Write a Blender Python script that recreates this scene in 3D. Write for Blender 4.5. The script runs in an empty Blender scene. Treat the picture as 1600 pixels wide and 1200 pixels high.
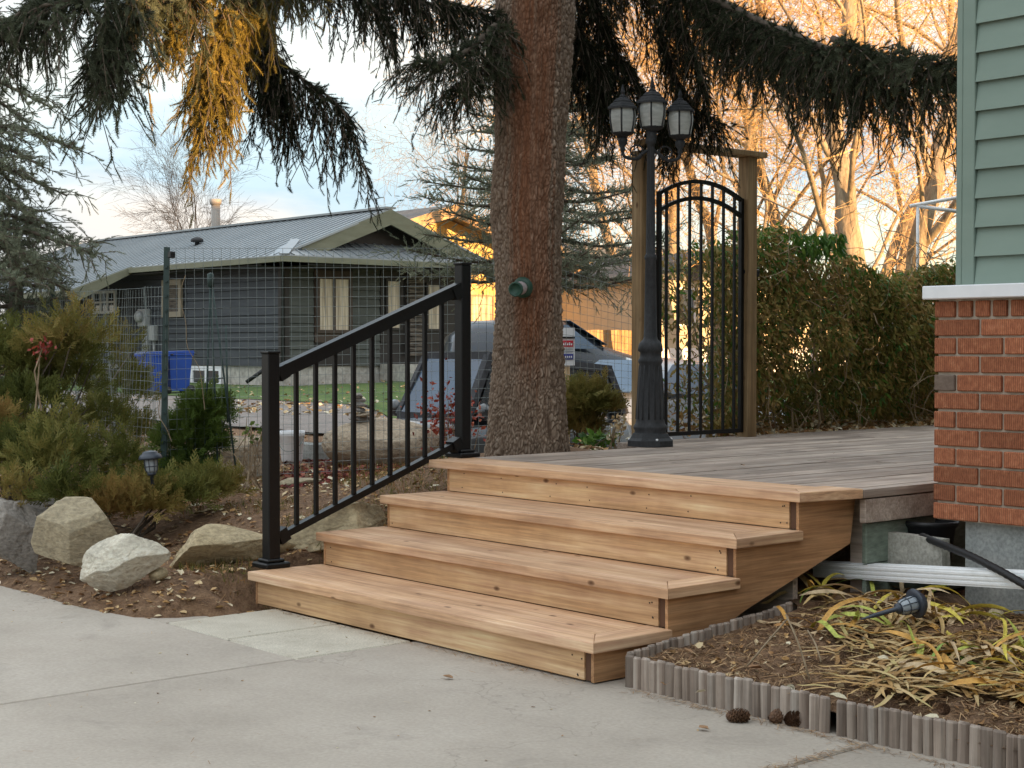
import bpy, bmesh, math, random
import numpy as np
from mathutils import Vector, Matrix
R = math.radians
random.seed(7); RNG = np.random.default_rng(11)
SC = bpy.context.scene
COL = SC.collection

# ------------------------------------------------------------------ camera
CP = np.array([4.0135, -3.8222, 1.2069]); FPX = 2451.6; YAW = 0.70877; PIT = 0.02394
FW = np.array([-math.cos(YAW), math.sin(YAW), 0.]); RT = np.array([math.sin(YAW), math.cos(YAW), 0.]); UP = np.array([0, 0, 1.])
FV = FW*math.cos(PIT) - UP*math.sin(PIT); UV = UP*math.cos(PIT) + FW*math.sin(PIT)
cam = bpy.data.cameras.new('camera'); co = bpy.data.objects.new('camera', cam); COL.objects.link(co)
m = Matrix.Identity(4)
for i, a in enumerate((RT, UV, -FV)):
    for j in range(3): m[j][i] = a[j]
for j in range(3): m[j][3] = CP[j]
co.matrix_world = m
cam.sensor_width = 36; cam.lens = FPX/1600*36; cam.clip_start = .05; cam.clip_end = 3000
SC.camera = co

# ------------------------------------------------------------------ sky, sun, exposure
SUN_EL = 7.0
SD = np.array([1.0, .10, 0]); SD /= np.linalg.norm(SD)          # horizontal direction towards the sun
sv = Vector((SD[0]*math.cos(R(SUN_EL)), SD[1]*math.cos(R(SUN_EL)), math.sin(R(SUN_EL))))
sl = bpy.data.lights.new('sun', 'SUN'); sl.energy = 5.0; sl.angle = R(.5); sl.color = (1.0, .60, .26)
so = bpy.data.objects.new('sun', sl); COL.objects.link(so); so.rotation_euler = sv.to_track_quat('Z', 'Y').to_euler()
w = bpy.data.worlds.new('World'); SC.world = w; w.use_nodes = True
nt = w.node_tree; nt.nodes.clear()
wo = nt.nodes.new('ShaderNodeOutputWorld'); bg = nt.nodes.new('ShaderNodeBackground'); sky = nt.nodes.new('ShaderNodeTexSky')
sky.sky_type = 'NISHITA'; sky.sun_disc = False; sky.sun_elevation = R(SUN_EL); sky.sun_rotation = math.atan2(SD[0], SD[1])
sky.air_density = 1.0; sky.dust_density = .6; sky.ozone_density = 1.2
tc = nt.nodes.new('ShaderNodeTexCoord'); mp = nt.nodes.new('ShaderNodeMapping'); mp.inputs['Scale'].default_value = (1.6, 1.6, 6.5)
mp.inputs['Rotation'].default_value = (R(8), R(-5), R(20))
nz = nt.nodes.new('ShaderNodeTexNoise'); nz.inputs['Scale'].default_value = 1.5; nz.inputs['Detail'].default_value = 7; nz.inputs['Roughness'].default_value = .5
cr = nt.nodes.new('ShaderNodeValToRGB'); cr.color_ramp.elements[0].position = .34; cr.color_ramp.elements[1].position = .60; cr.color_ramp.elements[0].color = (.60, .60, .60, 1)
mx = nt.nodes.new('ShaderNodeMix'); mx.data_type = 'RGBA'
nt.links.new(tc.outputs['Generated'], mp.inputs['Vector']); nt.links.new(mp.outputs['Vector'], nz.inputs['Vector'])
nt.links.new(nz.outputs['Fac'], cr.inputs['Fac'])
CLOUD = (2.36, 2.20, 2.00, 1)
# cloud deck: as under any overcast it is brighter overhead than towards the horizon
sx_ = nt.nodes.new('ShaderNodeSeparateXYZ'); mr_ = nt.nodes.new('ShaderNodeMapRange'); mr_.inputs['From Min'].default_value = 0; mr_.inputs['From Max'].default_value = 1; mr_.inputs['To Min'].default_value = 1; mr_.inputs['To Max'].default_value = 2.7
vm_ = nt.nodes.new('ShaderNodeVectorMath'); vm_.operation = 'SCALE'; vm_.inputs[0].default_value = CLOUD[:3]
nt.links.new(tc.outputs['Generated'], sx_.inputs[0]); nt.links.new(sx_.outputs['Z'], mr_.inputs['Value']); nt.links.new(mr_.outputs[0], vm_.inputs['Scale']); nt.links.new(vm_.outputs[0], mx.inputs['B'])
nz2 = nt.nodes.new('ShaderNodeTexNoise'); nz2.inputs['Scale'].default_value = 2.3; nz2.inputs['Detail'].default_value = 8; nz2.inputs['Roughness'].default_value = .55; nz2.inputs['Distortion'].default_value = .4
nt.links.new(mp.outputs['Vector'], nz2.inputs['Vector']); cr2 = nt.nodes.new('ShaderNodeValToRGB'); nt.links.new(nz2.outputs['Fac'], cr2.inputs['Fac'])
cr2.color_ramp.elements[0].position = .40; cr2.color_ramp.elements[0].color = (.56, .78, 1.02, 1); cr2.color_ramp.elements[1].position = .63; cr2.color_ramp.elements[1].color = (1.0, 1.0, 1.0, 1)
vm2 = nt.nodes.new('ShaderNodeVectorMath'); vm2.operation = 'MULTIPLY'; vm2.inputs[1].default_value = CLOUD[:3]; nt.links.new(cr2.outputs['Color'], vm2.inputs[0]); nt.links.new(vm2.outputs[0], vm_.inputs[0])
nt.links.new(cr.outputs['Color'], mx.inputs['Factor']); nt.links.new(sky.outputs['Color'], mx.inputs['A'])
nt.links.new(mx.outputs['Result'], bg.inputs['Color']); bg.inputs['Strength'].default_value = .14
nt.links.new(bg.outputs['Background'], wo.inputs['Surface'])
SC.view_settings.view_transform = 'Standard'; SC.view_settings.look = 'None'
SC.view_settings.exposure = 1.58; SC.view_settings.gamma = 1.0; SC.view_settings.use_curve_mapping = False
SC.render.engine = 'CYCLES'
try:
    SC.cycles.use_denoising = True; SC.cycles.max_bounces = 6; SC.cycles.transparent_max_bounces = 8
except Exception: pass

# ------------------------------------------------------------------ helpers
def ray(px, py): return FV + RT*(px-800)/FPX + UV*(600-py)/FPX
def gp(px, py, z): d = ray(px, py); return CP + d*(z-CP[2])/d[2]
def at(px, py, D): d = ray(px, py); return CP + d*D/(d@FW)
def yp(px, py, y): d = ray(px, py); return CP + d*(y-CP[1])/d[1]
def xp(px, py, x): d = ray(px, py); return CP + d*(x-CP[0])/d[0]
def depth(p): return float((np.asarray(p)-CP)@FW)

def sstep(a, b, x):
    t = np.clip((x-a)/(b-a), 0, 1); return t*t*(3-2*t)

class MB:
    def __init__(s): s.v = []; s.f = []; s.sm = []
    def add(s, vs, fs, smooth=False):
        o = len(s.v); s.v += [tuple(map(float, p)) for p in vs]
        for f in fs: s.f.append(tuple(i+o for i in f)); s.sm.append(smooth)
        return s
    def box(s, a, b, M=None):
        (x0, y0, z0), (x1, y1, z1) = a, b
        vs = [(x0,y0,z0),(x1,y0,z0),(x1,y1,z0),(x0,y1,z0),(x0,y0,z1),(x1,y0,z1),(x1,y1,z1),(x0,y1,z1)]
        if M is not None: vs = [M @ Vector(v) for v in vs]
        return s.add(vs, [(3,2,1,0),(4,5,6,7),(0,1,5,4),(1,2,6,5),(2,3,7,6),(3,0,4,7)])
    def cbox(s, a, b, c=.004, M=None):
        # box with every edge chamfered
        lo = Vector(a); hi = Vector(b); vs = []; idx = {}
        for sx in (0,1):
            for sy in (0,1):
                for sz in (0,1):
                    p = Vector((hi[0] if sx else lo[0], hi[1] if sy else lo[1], hi[2] if sz else lo[2]))
                    d = (-1 if sx else 1, -1 if sy else 1, -1 if sz else 1)
                    for ax in range(3):
                        q = p.copy()
                        for k in range(3):
                            if k != ax: q[k] += d[k]*c
                        idx[(sx,sy,sz,ax)] = len(vs); vs.append(q)
        fs = []
        def quad(ax, val):
            o = [k for k in range(3) if k != ax]; r = []
            for (p, q) in ((0,0),(1,0),(1,1),(0,1)):
                t = [0,0,0]; t[ax] = val; t[o[0]] = p; t[o[1]] = q
                r.append(idx[(t[0],t[1],t[2],ax)])
            return r
        for ax in range(3):
            for val in (0,1):
                r = quad(ax, val)
                if (val == 0) != (ax == 1): r = r[::-1]
                fs.append(tuple(r))
        for ax in range(3):
            o = [k for k in range(3) if k != ax]
            for p in (0,1):
                for q in (0,1):
                    r = []
                    for (val, a2) in ((0,o[0]),(1,o[0]),(1,o[1]),(0,o[1])):
                        t = [0,0,0]; t[ax] = val; t[o[0]] = p; t[o[1]] = q
                        r.append(idx[(t[0],t[1],t[2],a2)])
                    fs.append(tuple(r))
        for sx in (0,1):
            for sy in (0,1):
                for sz in (0,1): fs.append(tuple(idx[(sx,sy,sz,k)] for k in range(3)))
        if M is not None: vs = [M @ v for v in vs]
        return s.add(vs, fs)
    def tube(s, pts, rad, n=8, cap=True, smooth=True, square=False):
        pts = [Vector(p) for p in pts]; k = len(pts)
        rr = rad if hasattr(rad, '__len__') else [rad]*k
        vs = []; up = None
        for i, p in enumerate(pts):
            t = (pts[min(i+1,k-1)]-pts[max(i-1,0)])
            if t.length < 1e-9: t = Vector((0,0,1))
            t.normalize()
            if up is None:
                up = Vector((0,0,1)) if abs(t.z) < .9 else Vector((1,0,0))
            a = t.cross(up)
            if a.length < 1e-6: a = t.cross(Vector((1,0,0)))
            a.normalize(); b = a.cross(t).normalized(); up = b
            off = math.pi/n if square else 0
            for j in range(n):
                th = 2*math.pi*j/n + off
                vs.append(p + (a*math.cos(th)+b*math.sin(th))*rr[i])
        fs = []
        for i in range(k-1):
            for j in range(n):
                fs.append((i*n+j, i*n+(j+1)%n, (i+1)*n+(j+1)%n, (i+1)*n+j))
        if cap: fs += [tuple(range(n))[::-1], tuple(range((k-1)*n, k*n))]
        return s.add(vs, fs, smooth and n > 4)
    def bar(s, a, b, w, h, up=(0,0,1)):
        # rectangular bar from a to b, w sideways, h along 'up'
        a = Vector(a); b = Vector(b); t = (b-a).normalized(); u = Vector(up); sd = t.cross(u).normalized(); u2 = sd.cross(t).normalized()
        vs = [q + sd*(w/2*i) + u2*(h/2*j) for q in (a, b) for (i, j) in ((-1,-1),(1,-1),(1,1),(-1,1))]
        return s.add(vs, [(3,2,1,0),(4,5,6,7),(0,1,5,4),(1,2,6,5),(2,3,7,6),(3,0,4,7)])
    def lathe(s, prof, c, n=24, smooth=True, axis=None, phase=0):
        vs = []
        c = Vector(c); Q = Vector((0,0,1)).rotation_difference(Vector(axis)).to_matrix() if axis is not None else None
        for (r, z) in prof:
            for j in range(n):
                th = 2*math.pi*j/n + phase; q = Vector((r*math.cos(th), r*math.sin(th), z))
                vs.append(c + (Q @ q if Q else q))
        fs = []
        for i in range(len(prof)-1):
            for j in range(n): fs.append((i*n+j, i*n+(j+1)%n, (i+1)*n+(j+1)%n, (i+1)*n+j))
        fs += [tuple(range(n))[::-1], tuple(range((len(prof)-1)*n, len(prof)*n))]
        return s.add(vs, fs, smooth)
    def prism(s, poly, off):
        # planar polygon (3-D points) extruded by the vector off
        n = len(poly); off = Vector(off); vs = [Vector(p) for p in poly] + [Vector(p)+off for p in poly]
        fs = [tuple(range(n))[::-1], tuple(range(n, 2*n))] + [(i, (i+1)%n, n+(i+1)%n, n+i) for i in range(n)]
        return s.add(vs, fs)

WL = {}          # world location of each object that can be a parent
def link(o, parent=None):
    COL.objects.link(o)
    if parent is not None: o.parent = parent
def thing(name, label, cat, loc, group=None, kind=None):
    o = bpy.data.objects.new(name, None); o.empty_display_size = .1; COL.objects.link(o); o.location = loc
    WL[o.name] = np.array(loc, float); tag(o, label, cat, group, kind); return o
def tag(o, label=None, cat=None, group=None, kind=None):
    if label: o['label'] = label
    if cat: o['category'] = cat
    if group: o['group'] = group
    if kind: o['kind'] = kind
    return o
def mesh_from(mb, base=(0,0,0), fix=True):
    me = bpy.data.meshes.new('mesh'); b = np.asarray(base, float)
    me.from_pydata([(p[0]-b[0], p[1]-b[1], p[2]-b[2]) for p in mb.v], [], mb.f)
    me.polygons.foreach_set('use_smooth', mb.sm); me.update()
    if fix:
        bm = bmesh.new(); bm.from_mesh(me); bmesh.ops.recalc_face_normals(bm, faces=bm.faces); bm.to_mesh(me); bm.free()
    return me
def part(name, mb, mat, parent=None, base=None, label=None):
    """one mesh object from world coordinates; its origin is the parent's unless base is given"""
    pl = WL[parent.name] if parent is not None else np.zeros(3)
    b = pl if base is None else np.asarray(base, float)
    me = mesh_from(mb, b); me.materials.append(mat)
    o = bpy.data.objects.new(name, me); link(o, parent); o.location = b-pl if parent is not None else b
    WL[o.name] = b
    if label: o['label'] = label
    return o
def shared(name, me, parent, loc, rot=(0,0,0), scale=(1,1,1)):
    """object on shared mesh data; loc in world coordinates"""
    o = bpy.data.objects.new(name, me); link(o, parent)
    pl = WL[parent.name] if parent is not None else np.zeros(3)
    o.location = np.asarray(loc, float)-pl; o.rotation_euler = rot; o.scale = scale; WL[o.name] = np.asarray(loc, float)
    return o
def struct(name, mb, mat, base=(0,0,0)):
    o = part(name, mb, mat, None, base); o['kind'] = 'structure'; return o
def npmesh(V, F, tint=None, smooth=False):
    V = np.ascontiguousarray(V, np.float32); F = np.ascontiguousarray(F, np.int32); k = F.shape[1]
    me = bpy.data.meshes.new('mesh'); me.vertices.add(len(V)); me.vertices.foreach_set('co', V.ravel())
    me.loops.add(F.size); me.loops.foreach_set('vertex_index', F.ravel())
    me.polygons.add(len(F)); me.polygons.foreach_set('loop_start', np.arange(0, F.size, k, dtype=np.int32))
    me.polygons.foreach_set('use_smooth', np.full(len(F), smooth))
    if tint is not None:
        a = me.attributes.new('tint', 'FLOAT', 'FACE'); a.data.foreach_set('value', np.ascontiguousarray(tint, np.float32))
    me.update(calc_edges=True); return me
def nobj(name, me, mat, parent=None, base=None):
    o = bpy.data.objects.new(name, me); me.materials.append(mat); link(o, parent); WL[o.name] = WL[parent.name] if parent is not None else np.zeros(3)
    return o

def vnoise(P, seed=0):
    """3-D value noise on an (N,3) array"""
    P = np.asarray(P, float); i = np.floor(P).astype(np.int64); f = P-i; f = f*f*(3-2*f)
    def h(a):
        n = a[:,0]*374761393 + a[:,1]*668265263 + a[:,2]*2147483647 + seed*974634777
        n = (n ^ (n >> 13))*1274126177; n = n ^ (n >> 16); return (n & 0xffff)/65535.0
    r = 0
    for dx in (0,1):
        for dy in (0,1):
            for dz in (0,1):
                wgt = (f[:,0] if dx else 1-f[:,0])*(f[:,1] if dy else 1-f[:,1])*(f[:,2] if dz else 1-f[:,2])
                r = r + wgt*h(i+np.array([dx,dy,dz]))
    return r
def fbm(P, oct=4, seed=0):
    P = np.asarray(P, float); r = 0; a = .5; t = 0
    for k in range(oct): r = r + a*vnoise(P*2**k, seed+k); t += a; a *= .5
    return r/t

# ------------------------------------------------------------------ materials
def newmat(name):
    m = bpy.data.materials.new(name); m.use_nodes = True; return m, m.node_tree, m.node_tree.nodes['Principled BSDF']
def ramp(nt, fac, stops):
    c = nt.nodes.new('ShaderNodeValToRGB'); e = c.color_ramp.elements
    while len(e) < len(stops): e.new(.5)
    for k, (p, col) in enumerate(stops): e[k].position = p; e[k].color = (*col, 1)
    nt.links.new(fac, c.inputs['Fac']); return c.outputs['Color']
def coords(nt, scale, which='Object', vary=True):
    t = nt.nodes.new('ShaderNodeTexCoord'); mp = nt.nodes.new('ShaderNodeMapping'); mp.inputs['Scale'].default_value = scale
    nt.links.new(t.outputs[which], mp.inputs['Vector'])
    if vary:
        oi = nt.nodes.new('ShaderNodeObjectInfo'); ml = nt.nodes.new('ShaderNodeMath'); ml.operation = 'MULTIPLY'; ml.inputs[1].default_value = 37
        nt.links.new(oi.outputs['Random'], ml.inputs[0]); cb = nt.nodes.new('ShaderNodeCombineXYZ')
        for k in range(3): nt.links.new(ml.outputs[0], cb.inputs[k])
        nt.links.new(cb.outputs[0], mp.inputs['Location'])
    return mp.outputs['Vector']
def noise(nt, vec, scale=1, detail=5, rough=.55, dist=0):
    n = nt.nodes.new('ShaderNodeTexNoise'); n.inputs['Scale'].default_value = scale; n.inputs['Detail'].default_value = detail
    n.inputs['Roughness'].default_value = rough; n.inputs['Distortion'].default_value = dist; nt.links.new(vec, n.inputs['Vector']); return n.outputs['Fac']
def mixc(nt, fac, a, b, mode='MIX'):
    x = nt.nodes.new('ShaderNodeMix'); x.data_type = 'RGBA'; x.blend_type = mode
    for key, v in (('Factor', fac), ('A', a), ('B', b)):
        if isinstance(v, (int, float)): x.inputs[key].default_value = v
        elif isinstance(v, tuple): x.inputs[key].default_value = (*v, 1)
        else: nt.links.new(v, x.inputs[key])
    return x.outputs['Result']
def bump(nt, bs, h, strength, dist=.01, prev=None):
    b = nt.nodes.new('ShaderNodeBump'); b.inputs['Strength'].default_value = strength; b.inputs['Distance'].default_value = dist
    nt.links.new(h, b.inputs['Height'])
    if prev is not None: nt.links.new(prev, b.inputs['Normal'])
    nt.links.new(b.outputs['Normal'], bs.inputs['Normal']); return b.outputs['Normal']
def objvar(nt, col, amt=.25):
    """value differs from piece to piece"""
    oi = nt.nodes.new('ShaderNodeObjectInfo'); mr = nt.nodes.new('ShaderNodeMapRange'); mr.inputs['To Min'].default_value = 1-amt; mr.inputs['To Max'].default_value = 1+amt
    nt.links.new(oi.outputs['Random'], mr.inputs['Value']); hs = nt.nodes.new('ShaderNodeHueSaturation')
    nt.links.new(mr.outputs[0], hs.inputs['Value']); nt.links.new(col, hs.inputs['Color']); return hs.outputs['Color']
def M(name, stops, scale=(8,8,8), rough=.7, bmp=.3, bdist=.01, detail=6, nrough=.6, var=0, fine=0, metal=0, spec=.4, dist=0, coat=0, speck=None):
    m, nt, bs = newmat(name); v = coords(nt, scale); f = noise(nt, v, 1, detail, nrough, dist)
    c = ramp(nt, f, stops)
    if fine:
        f2 = noise(nt, v, fine, 3, .6); c = mixc(nt, .5, c, ramp(nt, f2, [(.3, (.25,.25,.25)), (.7, (.75,.75,.75))]), 'OVERLAY')
    if speck:
        vo = nt.nodes.new('ShaderNodeTexVoronoi'); vo.inputs['Scale'].default_value = speck[0]; nt.links.new(v, vo.inputs['Vector'])
        fac = ramp(nt, vo.outputs['Distance'], [(speck[1]*.6, (1,1,1)), (speck[1], (0,0,0))]); c = mixc(nt, fac, c, speck[2])
    if var: c = objvar(nt, c, var)
    nt.links.new(c, bs.inputs['Base Color']); bs.inputs['Roughness'].default_value = rough; bs.inputs['Metallic'].default_value = metal
    bs.inputs['Specular IOR Level'].default_value = spec
    if coat: bs.inputs['Coat Weight'].default_value = coat; bs.inputs['Coat Roughness'].default_value = .08
    if bmp: n1 = bump(nt, bs, f, bmp, bdist)
    if fine and bmp: bump(nt, bs, f2, bmp*.6, bdist*.4, n1)
    return m
def flat(name, c, rough=.5, metal=0, spec=.5, var=.08):
    k = 1-var; q = 1+var
    return M(name, [(.3, tuple(x*k for x in c)), (.7, tuple(min(1, x*q) for x in c))], (5,5,5), rough, .05, .002, metal=metal, spec=spec)

def wood(name, cols, knot=(.12,.055,.025), axis=0, rough=.68, knots=True, weather=0, var=.14):
    """board grain along the local axis; rings warp round the knots"""
    m, nt, bs = newmat(name)
    sc = [14,14,14]; sc[axis] = 1.1
    v = coords(nt, tuple(sc)); g = noise(nt, v, 1.0, 4, .55, .6)
    sc2 = [95,95,95]; sc2[axis] = 3.0
    v2 = coords(nt, tuple(sc2)); g2 = noise(nt, v2, 1.0, 4, .6)
    c = ramp(nt, g, [(.28, cols[0]), (.5, cols[1]), (.72, cols[2])])
    c = mixc(nt, .5, c, ramp(nt, g2, [(.32, (.2,.2,.2)), (.7, (.75,.75,.75))]), 'OVERLAY')
    v4 = coords(nt, (3,3,3)); g4 = noise(nt, v4, 1.0, 4, .6)
    c = mixc(nt, .35, c, ramp(nt, g4, [(.3, (.22,.20,.19)), (.7, (.74,.74,.74))]), 'OVERLAY')
    if knots:
        sc3 = [9,9,9]; sc3[axis] = 4.6
        v3 = coords(nt, tuple(sc3)); vo = nt.nodes.new('ShaderNodeTexVoronoi'); vo.inputs['Scale'].default_value = 1.0; nt.links.new(v3, vo.inputs['Vector'])
        kf = ramp(nt, vo.outputs['Distance'], [(.03, (1,1,1)), (.07, (.7,.7,.7)), (.115, (0,0,0))])
        c = mixc(nt, kf, c, knot)
    if weather:
        v5 = coords(nt, (2.2,2.2,2.2)); c = mixc(nt, ramp(nt, noise(nt, v5, 1, 6, .65), [(.4, (0,0,0)), (.65, (weather,)*3)]), c, (.10,.075,.06))
    c = objvar(nt, c, var)
    nt.links.new(c, bs.inputs['Base Color']); bs.inputs['Roughness'].default_value = rough; bs.inputs['Specular IOR Level'].default_value = .3
    n1 = bump(nt, bs, g2, .35, .002); bump(nt, bs, g, .2, .004, n1)
    return m
def leafmat(name, stops, rough=.55, trans=.0, spec=.3):
    """leaf colour chosen per leaf by the 'tint' face attribute"""
    m, nt, bs = newmat(name); a = nt.nodes.new('ShaderNodeAttribute'); a.attribute_name = 'tint'
    c = ramp(nt, a.outputs['Fac'], stops); nt.links.new(c, bs.inputs['Base Color'])
    bs.inputs['Roughness'].default_value = rough; bs.inputs['Specular IOR Level'].default_value = spec
    if trans:
        out = nt.nodes['Material Output']; tr = nt.nodes.new('ShaderNodeBsdfTranslucent'); nt.links.new(c, tr.inputs['Color'])
        ms = nt.nodes.new('ShaderNodeMixShader'); ms.inputs['Fac'].default_value = trans
        nt.links.new(bs.outputs[0], ms.inputs[1]); nt.links.new(tr.outputs[0], ms.inputs[2]); nt.links.new(ms.outputs[0], out.inputs['Surface'])
    return m

MT = {}
def concretemat():
    m, nt, bs = newmat('brushed_concrete'); v = coords(nt, (1,1,1)); f = noise(nt, v, .9, 12, .66); f2 = noise(nt, v, 70, 4, .6); f3 = noise(nt, v, 2.3, 9, .7, .8)
    c = ramp(nt, f, [(.28, (.305,.262,.218)), (.5, (.388,.336,.282)), (.72, (.452,.398,.34))])
    c = mixc(nt, .16, c, ramp(nt, f2, [(.3, (.2,.2,.2)), (.7, (.8,.8,.8))]), 'OVERLAY')
    c = mixc(nt, ramp(nt, f3, [(.56, (0,0,0)), (.74, (.5,.5,.5))]), c, (.19,.165,.14))
    vo = nt.nodes.new('ShaderNodeTexVoronoi'); vo.feature = 'DISTANCE_TO_EDGE'; vo.inputs['Scale'].default_value = .55; wv = nt.nodes.new('ShaderNodeVectorMath'); wv.operation = 'ADD'
    nn = nt.nodes.new('ShaderNodeTexNoise'); nn.inputs['Scale'].default_value = 2.5; nn.inputs['Detail'].default_value = 6; nt.links.new(v, nn.inputs['Vector']); nt.links.new(v, wv.inputs[0]); nt.links.new(nn.outputs['Color'], wv.inputs[1]); nt.links.new(wv.outputs[0], vo.inputs['Vector'])
    ck = ramp(nt, vo.outputs['Distance'], [(.0, (.35,.35,.35)), (.004, (0,0,0))]); c = mixc(nt, ck, c, (.14,.12,.10))
    nt.links.new(c, bs.inputs['Base Color']); bs.inputs['Roughness'].default_value = .88; bs.inputs['Specular IOR Level'].default_value = .25
    n1 = bump(nt, bs, f2, .22, .003); bump(nt, bs, f, .2, .004, n1); return m
MT['concrete'] = concretemat()
MT['paver'] = M('pale_paver', [(.3, (.40,.355,.285)), (.7, (.50,.455,.375))], (6,6,6), .88, .3, .004, 8, fine=30, var=.06)
MT['foundation'] = M('foundation_concrete', [(.3, (.22,.23,.22)), (.55, (.33,.34,.325)), (.75, (.42,.42,.40))], (5,5,5), .9, .4, .006, 8, fine=14)
MT['new_wood'] = wood('new_cedar', [(.43,.235,.125), (.55,.34,.20), (.64,.43,.28)])
MT['riser_wood'] = wood('new_pine_riser', [(.45,.255,.12), (.57,.36,.19), (.66,.455,.27)])
MT['side_wood'] = wood('stained_plywood', [(.33,.165,.075), (.41,.22,.105), (.47,.27,.14)], knots=False, axis=1)
MT['end_grain'] = flat('end_grain', (.10,.045,.022), .8)
MT['old_wood'] = wood('weathered_deck_board', [(.30,.225,.175), (.43,.345,.285), (.55,.465,.395)], knot=(.09,.07,.055), weather=.35, var=.28)
MT['edging'] = wood('weathered_edging', [(.20,.15,.12), (.34,.27,.22), (.47,.41,.355)], axis=2, knots=False, weather=.5, var=.22)
MT['post_wood'] = wood('gate_post_wood', [(.24,.15,.07), (.32,.21,.105), (.40,.28,.15)], axis=2)
MT['black'] = M('black_powder_coat', [(.3, (.0045,.0045,.005)), (.7, (.0075,.0075,.008))], (40,40,40), .40, .05, .001, spec=.3)
MT['lamp_metal'] = M('sun_faded_black_metal', [(.3, (.020,.021,.023)), (.7, (.052,.053,.057))], (6,6,3), .7, .15, .003, fine=12)
MT['green_paint'] = M('green_painted_wood', [(.3, (.18,.24,.20)), (.7, (.215,.28,.235))], (1.5,3,5), .62, .03, .002, var=.03)
MT['skirt_paint'] = M('faded_green_skirting', [(.3, (.13,.165,.13)), (.6, (.21,.25,.20)), (.8, (.28,.30,.26))], (4,4,14), .8, .2, .003, fine=6)
MT['white_paint'] = M('white_painted_trim', [(.3, (.68,.68,.70)), (.7, (.82,.82,.83))], (6,6,6), .55, .06, .002)
MT['white_metal'] = M('white_enamelled_metal', [(.25, (.78,.78,.77)), (.5, (.87,.87,.87)), (.75, (.89,.89,.89))], (9,9,9), .4, .05, .002, fine=5)
MT['mortar'] = M('mortar', [(.3, (.38,.31,.24)), (.7, (.52,.44,.355))], (30,30,30), .95, .4, .004)
MT['rubber'] = flat('black_rubber', (.012,.012,.013), .55)
MT['black_plastic'] = flat('black_plastic', (.018,.018,.020), .45)
MT['solar_plastic'] = flat('dark_blue_grey_plastic', (.035,.043,.06), .4)
MT['grey_glass'] = flat('ribbed_clear_plastic', (.30,.33,.36), .25)
def brickmat():
    m, nt, bs = newmat('rug_faced_brick')
    v = coords(nt, (1,1,1)); wv = nt.nodes.new('ShaderNodeTexWave'); wv.wave_type = 'BANDS'; wv.bands_direction = 'X'
    wv.inputs['Scale'].default_value = 34; wv.inputs['Distortion'].default_value = 2.2; wv.inputs['Detail'].default_value = 3; wv.inputs['Detail Scale'].default_value = 1.6
    nt.links.new(v, wv.inputs['Vector']); f = noise(nt, v, 45, 6, .65)
    c = ramp(nt, f, [(.3, (.26,.092,.05)), (.55, (.39,.145,.075)), (.75, (.50,.225,.125))])
    c = mixc(nt, .45, c, ramp(nt, wv.outputs['Fac'], [(.1, (.2,.2,.2)), (.6, (.6,.6,.6))]), 'OVERLAY')
    c = objvar(nt, c, .22)
    nt.links.new(c, bs.inputs['Base Color']); bs.inputs['Roughness'].default_value = .9; bs.inputs['Specular IOR Level'].default_value = .15
    n1 = bump(nt, bs, wv.outputs['Fac'], .8, .004); bump(nt, bs, f, .5, .003, n1); return m
MT['brick'] = brickmat()
MT['grey_brick'] = M('burnt_grey_brick', [(.3, (.12,.085,.065)), (.7, (.19,.14,.11))], (60,60,60), .9, .5, .004)
MT['soil'] = M('soil_with_needle_litter', [(.25, (.08,.042,.024)), (.5, (.20,.112,.06)), (.75, (.32,.20,.115))], (22,22,22), .95, .9, .03, 9, .7, fine=6)
MT['litter'] = leafmat('brown_needle_litter', [(0, (.08,.045,.022)), (.4, (.23,.125,.058)), (.75, (.36,.21,.105)), (1, (.52,.37,.21))], .8)
MT['dryleaf'] = leafmat('dry_leaf', [(0, (.20,.09,.035)), (.35, (.42,.24,.09)), (.7, (.56,.42,.24)), (1, (.66,.60,.45))], .7)
MT['redleaf'] = leafmat('red_mulch', [(0, (.06,.012,.012)), (.5, (.17,.035,.03)), (1, (.30,.09,.06))], .8)
MT['gravel'] = M('gravel_lane', [(.3, (.15,.125,.11)), (.6, (.22,.19,.17)), (.8, (.28,.25,.225))], (3,3,3), .95, .3, .02, 10, .7, fine=20)
MT['lawn'] = M('autumn_lawn', [(.3, (.035,.07,.018)), (.5, (.075,.125,.03)), (.7, (.15,.16,.05))], (2.2,2.2,2.2), .95, .6, .04, 10, .75, fine=14)
MT['needles'] = leafmat('blue_spruce_needles', [(0, (.016,.020,.010)), (.5, (.062,.072,.042)), (1, (.155,.172,.115))], .7, .15, .12)
MT['needles_sunlit'] = leafmat('sun_painted_spruce_needles', [(0, (.08,.072,.018)), (.5, (.26,.205,.045)), (1, (.44,.33,.10))], .65, .3, .2)  # sunlight on the hanging patch painted into the needle colour
MT['needles_pale'] = leafmat('pale_spruce_needles', [(0, (.07,.082,.05)), (.5, (.175,.20,.135)), (1, (.32,.335,.235))], .65, .2, .2)
MT['cedar'] = leafmat('juniper_sprays', [(0, (.05,.065,.018)), (.3, (.12,.13,.032)), (.5, (.20,.18,.05)), (.75, (.30,.195,.065)), (1, (.34,.15,.065))], .7, .3, .15)
MT['cedar_green'] = leafmat('cedar_sprays', [(0, (.045,.085,.018)), (.5, (.105,.16,.03)), (1, (.21,.21,.05))], .6, .2)
MT['vine'] = leafmat('fading_vine_leaves', [(0, (.08,.085,.02)), (.3, (.18,.17,.04)), (.55, (.30,.225,.07)), (.8, (.38,.235,.09)), (1, (.48,.34,.17))], .6, .35, .2)
MT['vine_green'] = leafmat('green_vine_leaves', [(0, (.035,.085,.015)), (.6, (.09,.19,.03)), (1, (.18,.28,.05))], .5, .3)
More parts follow.
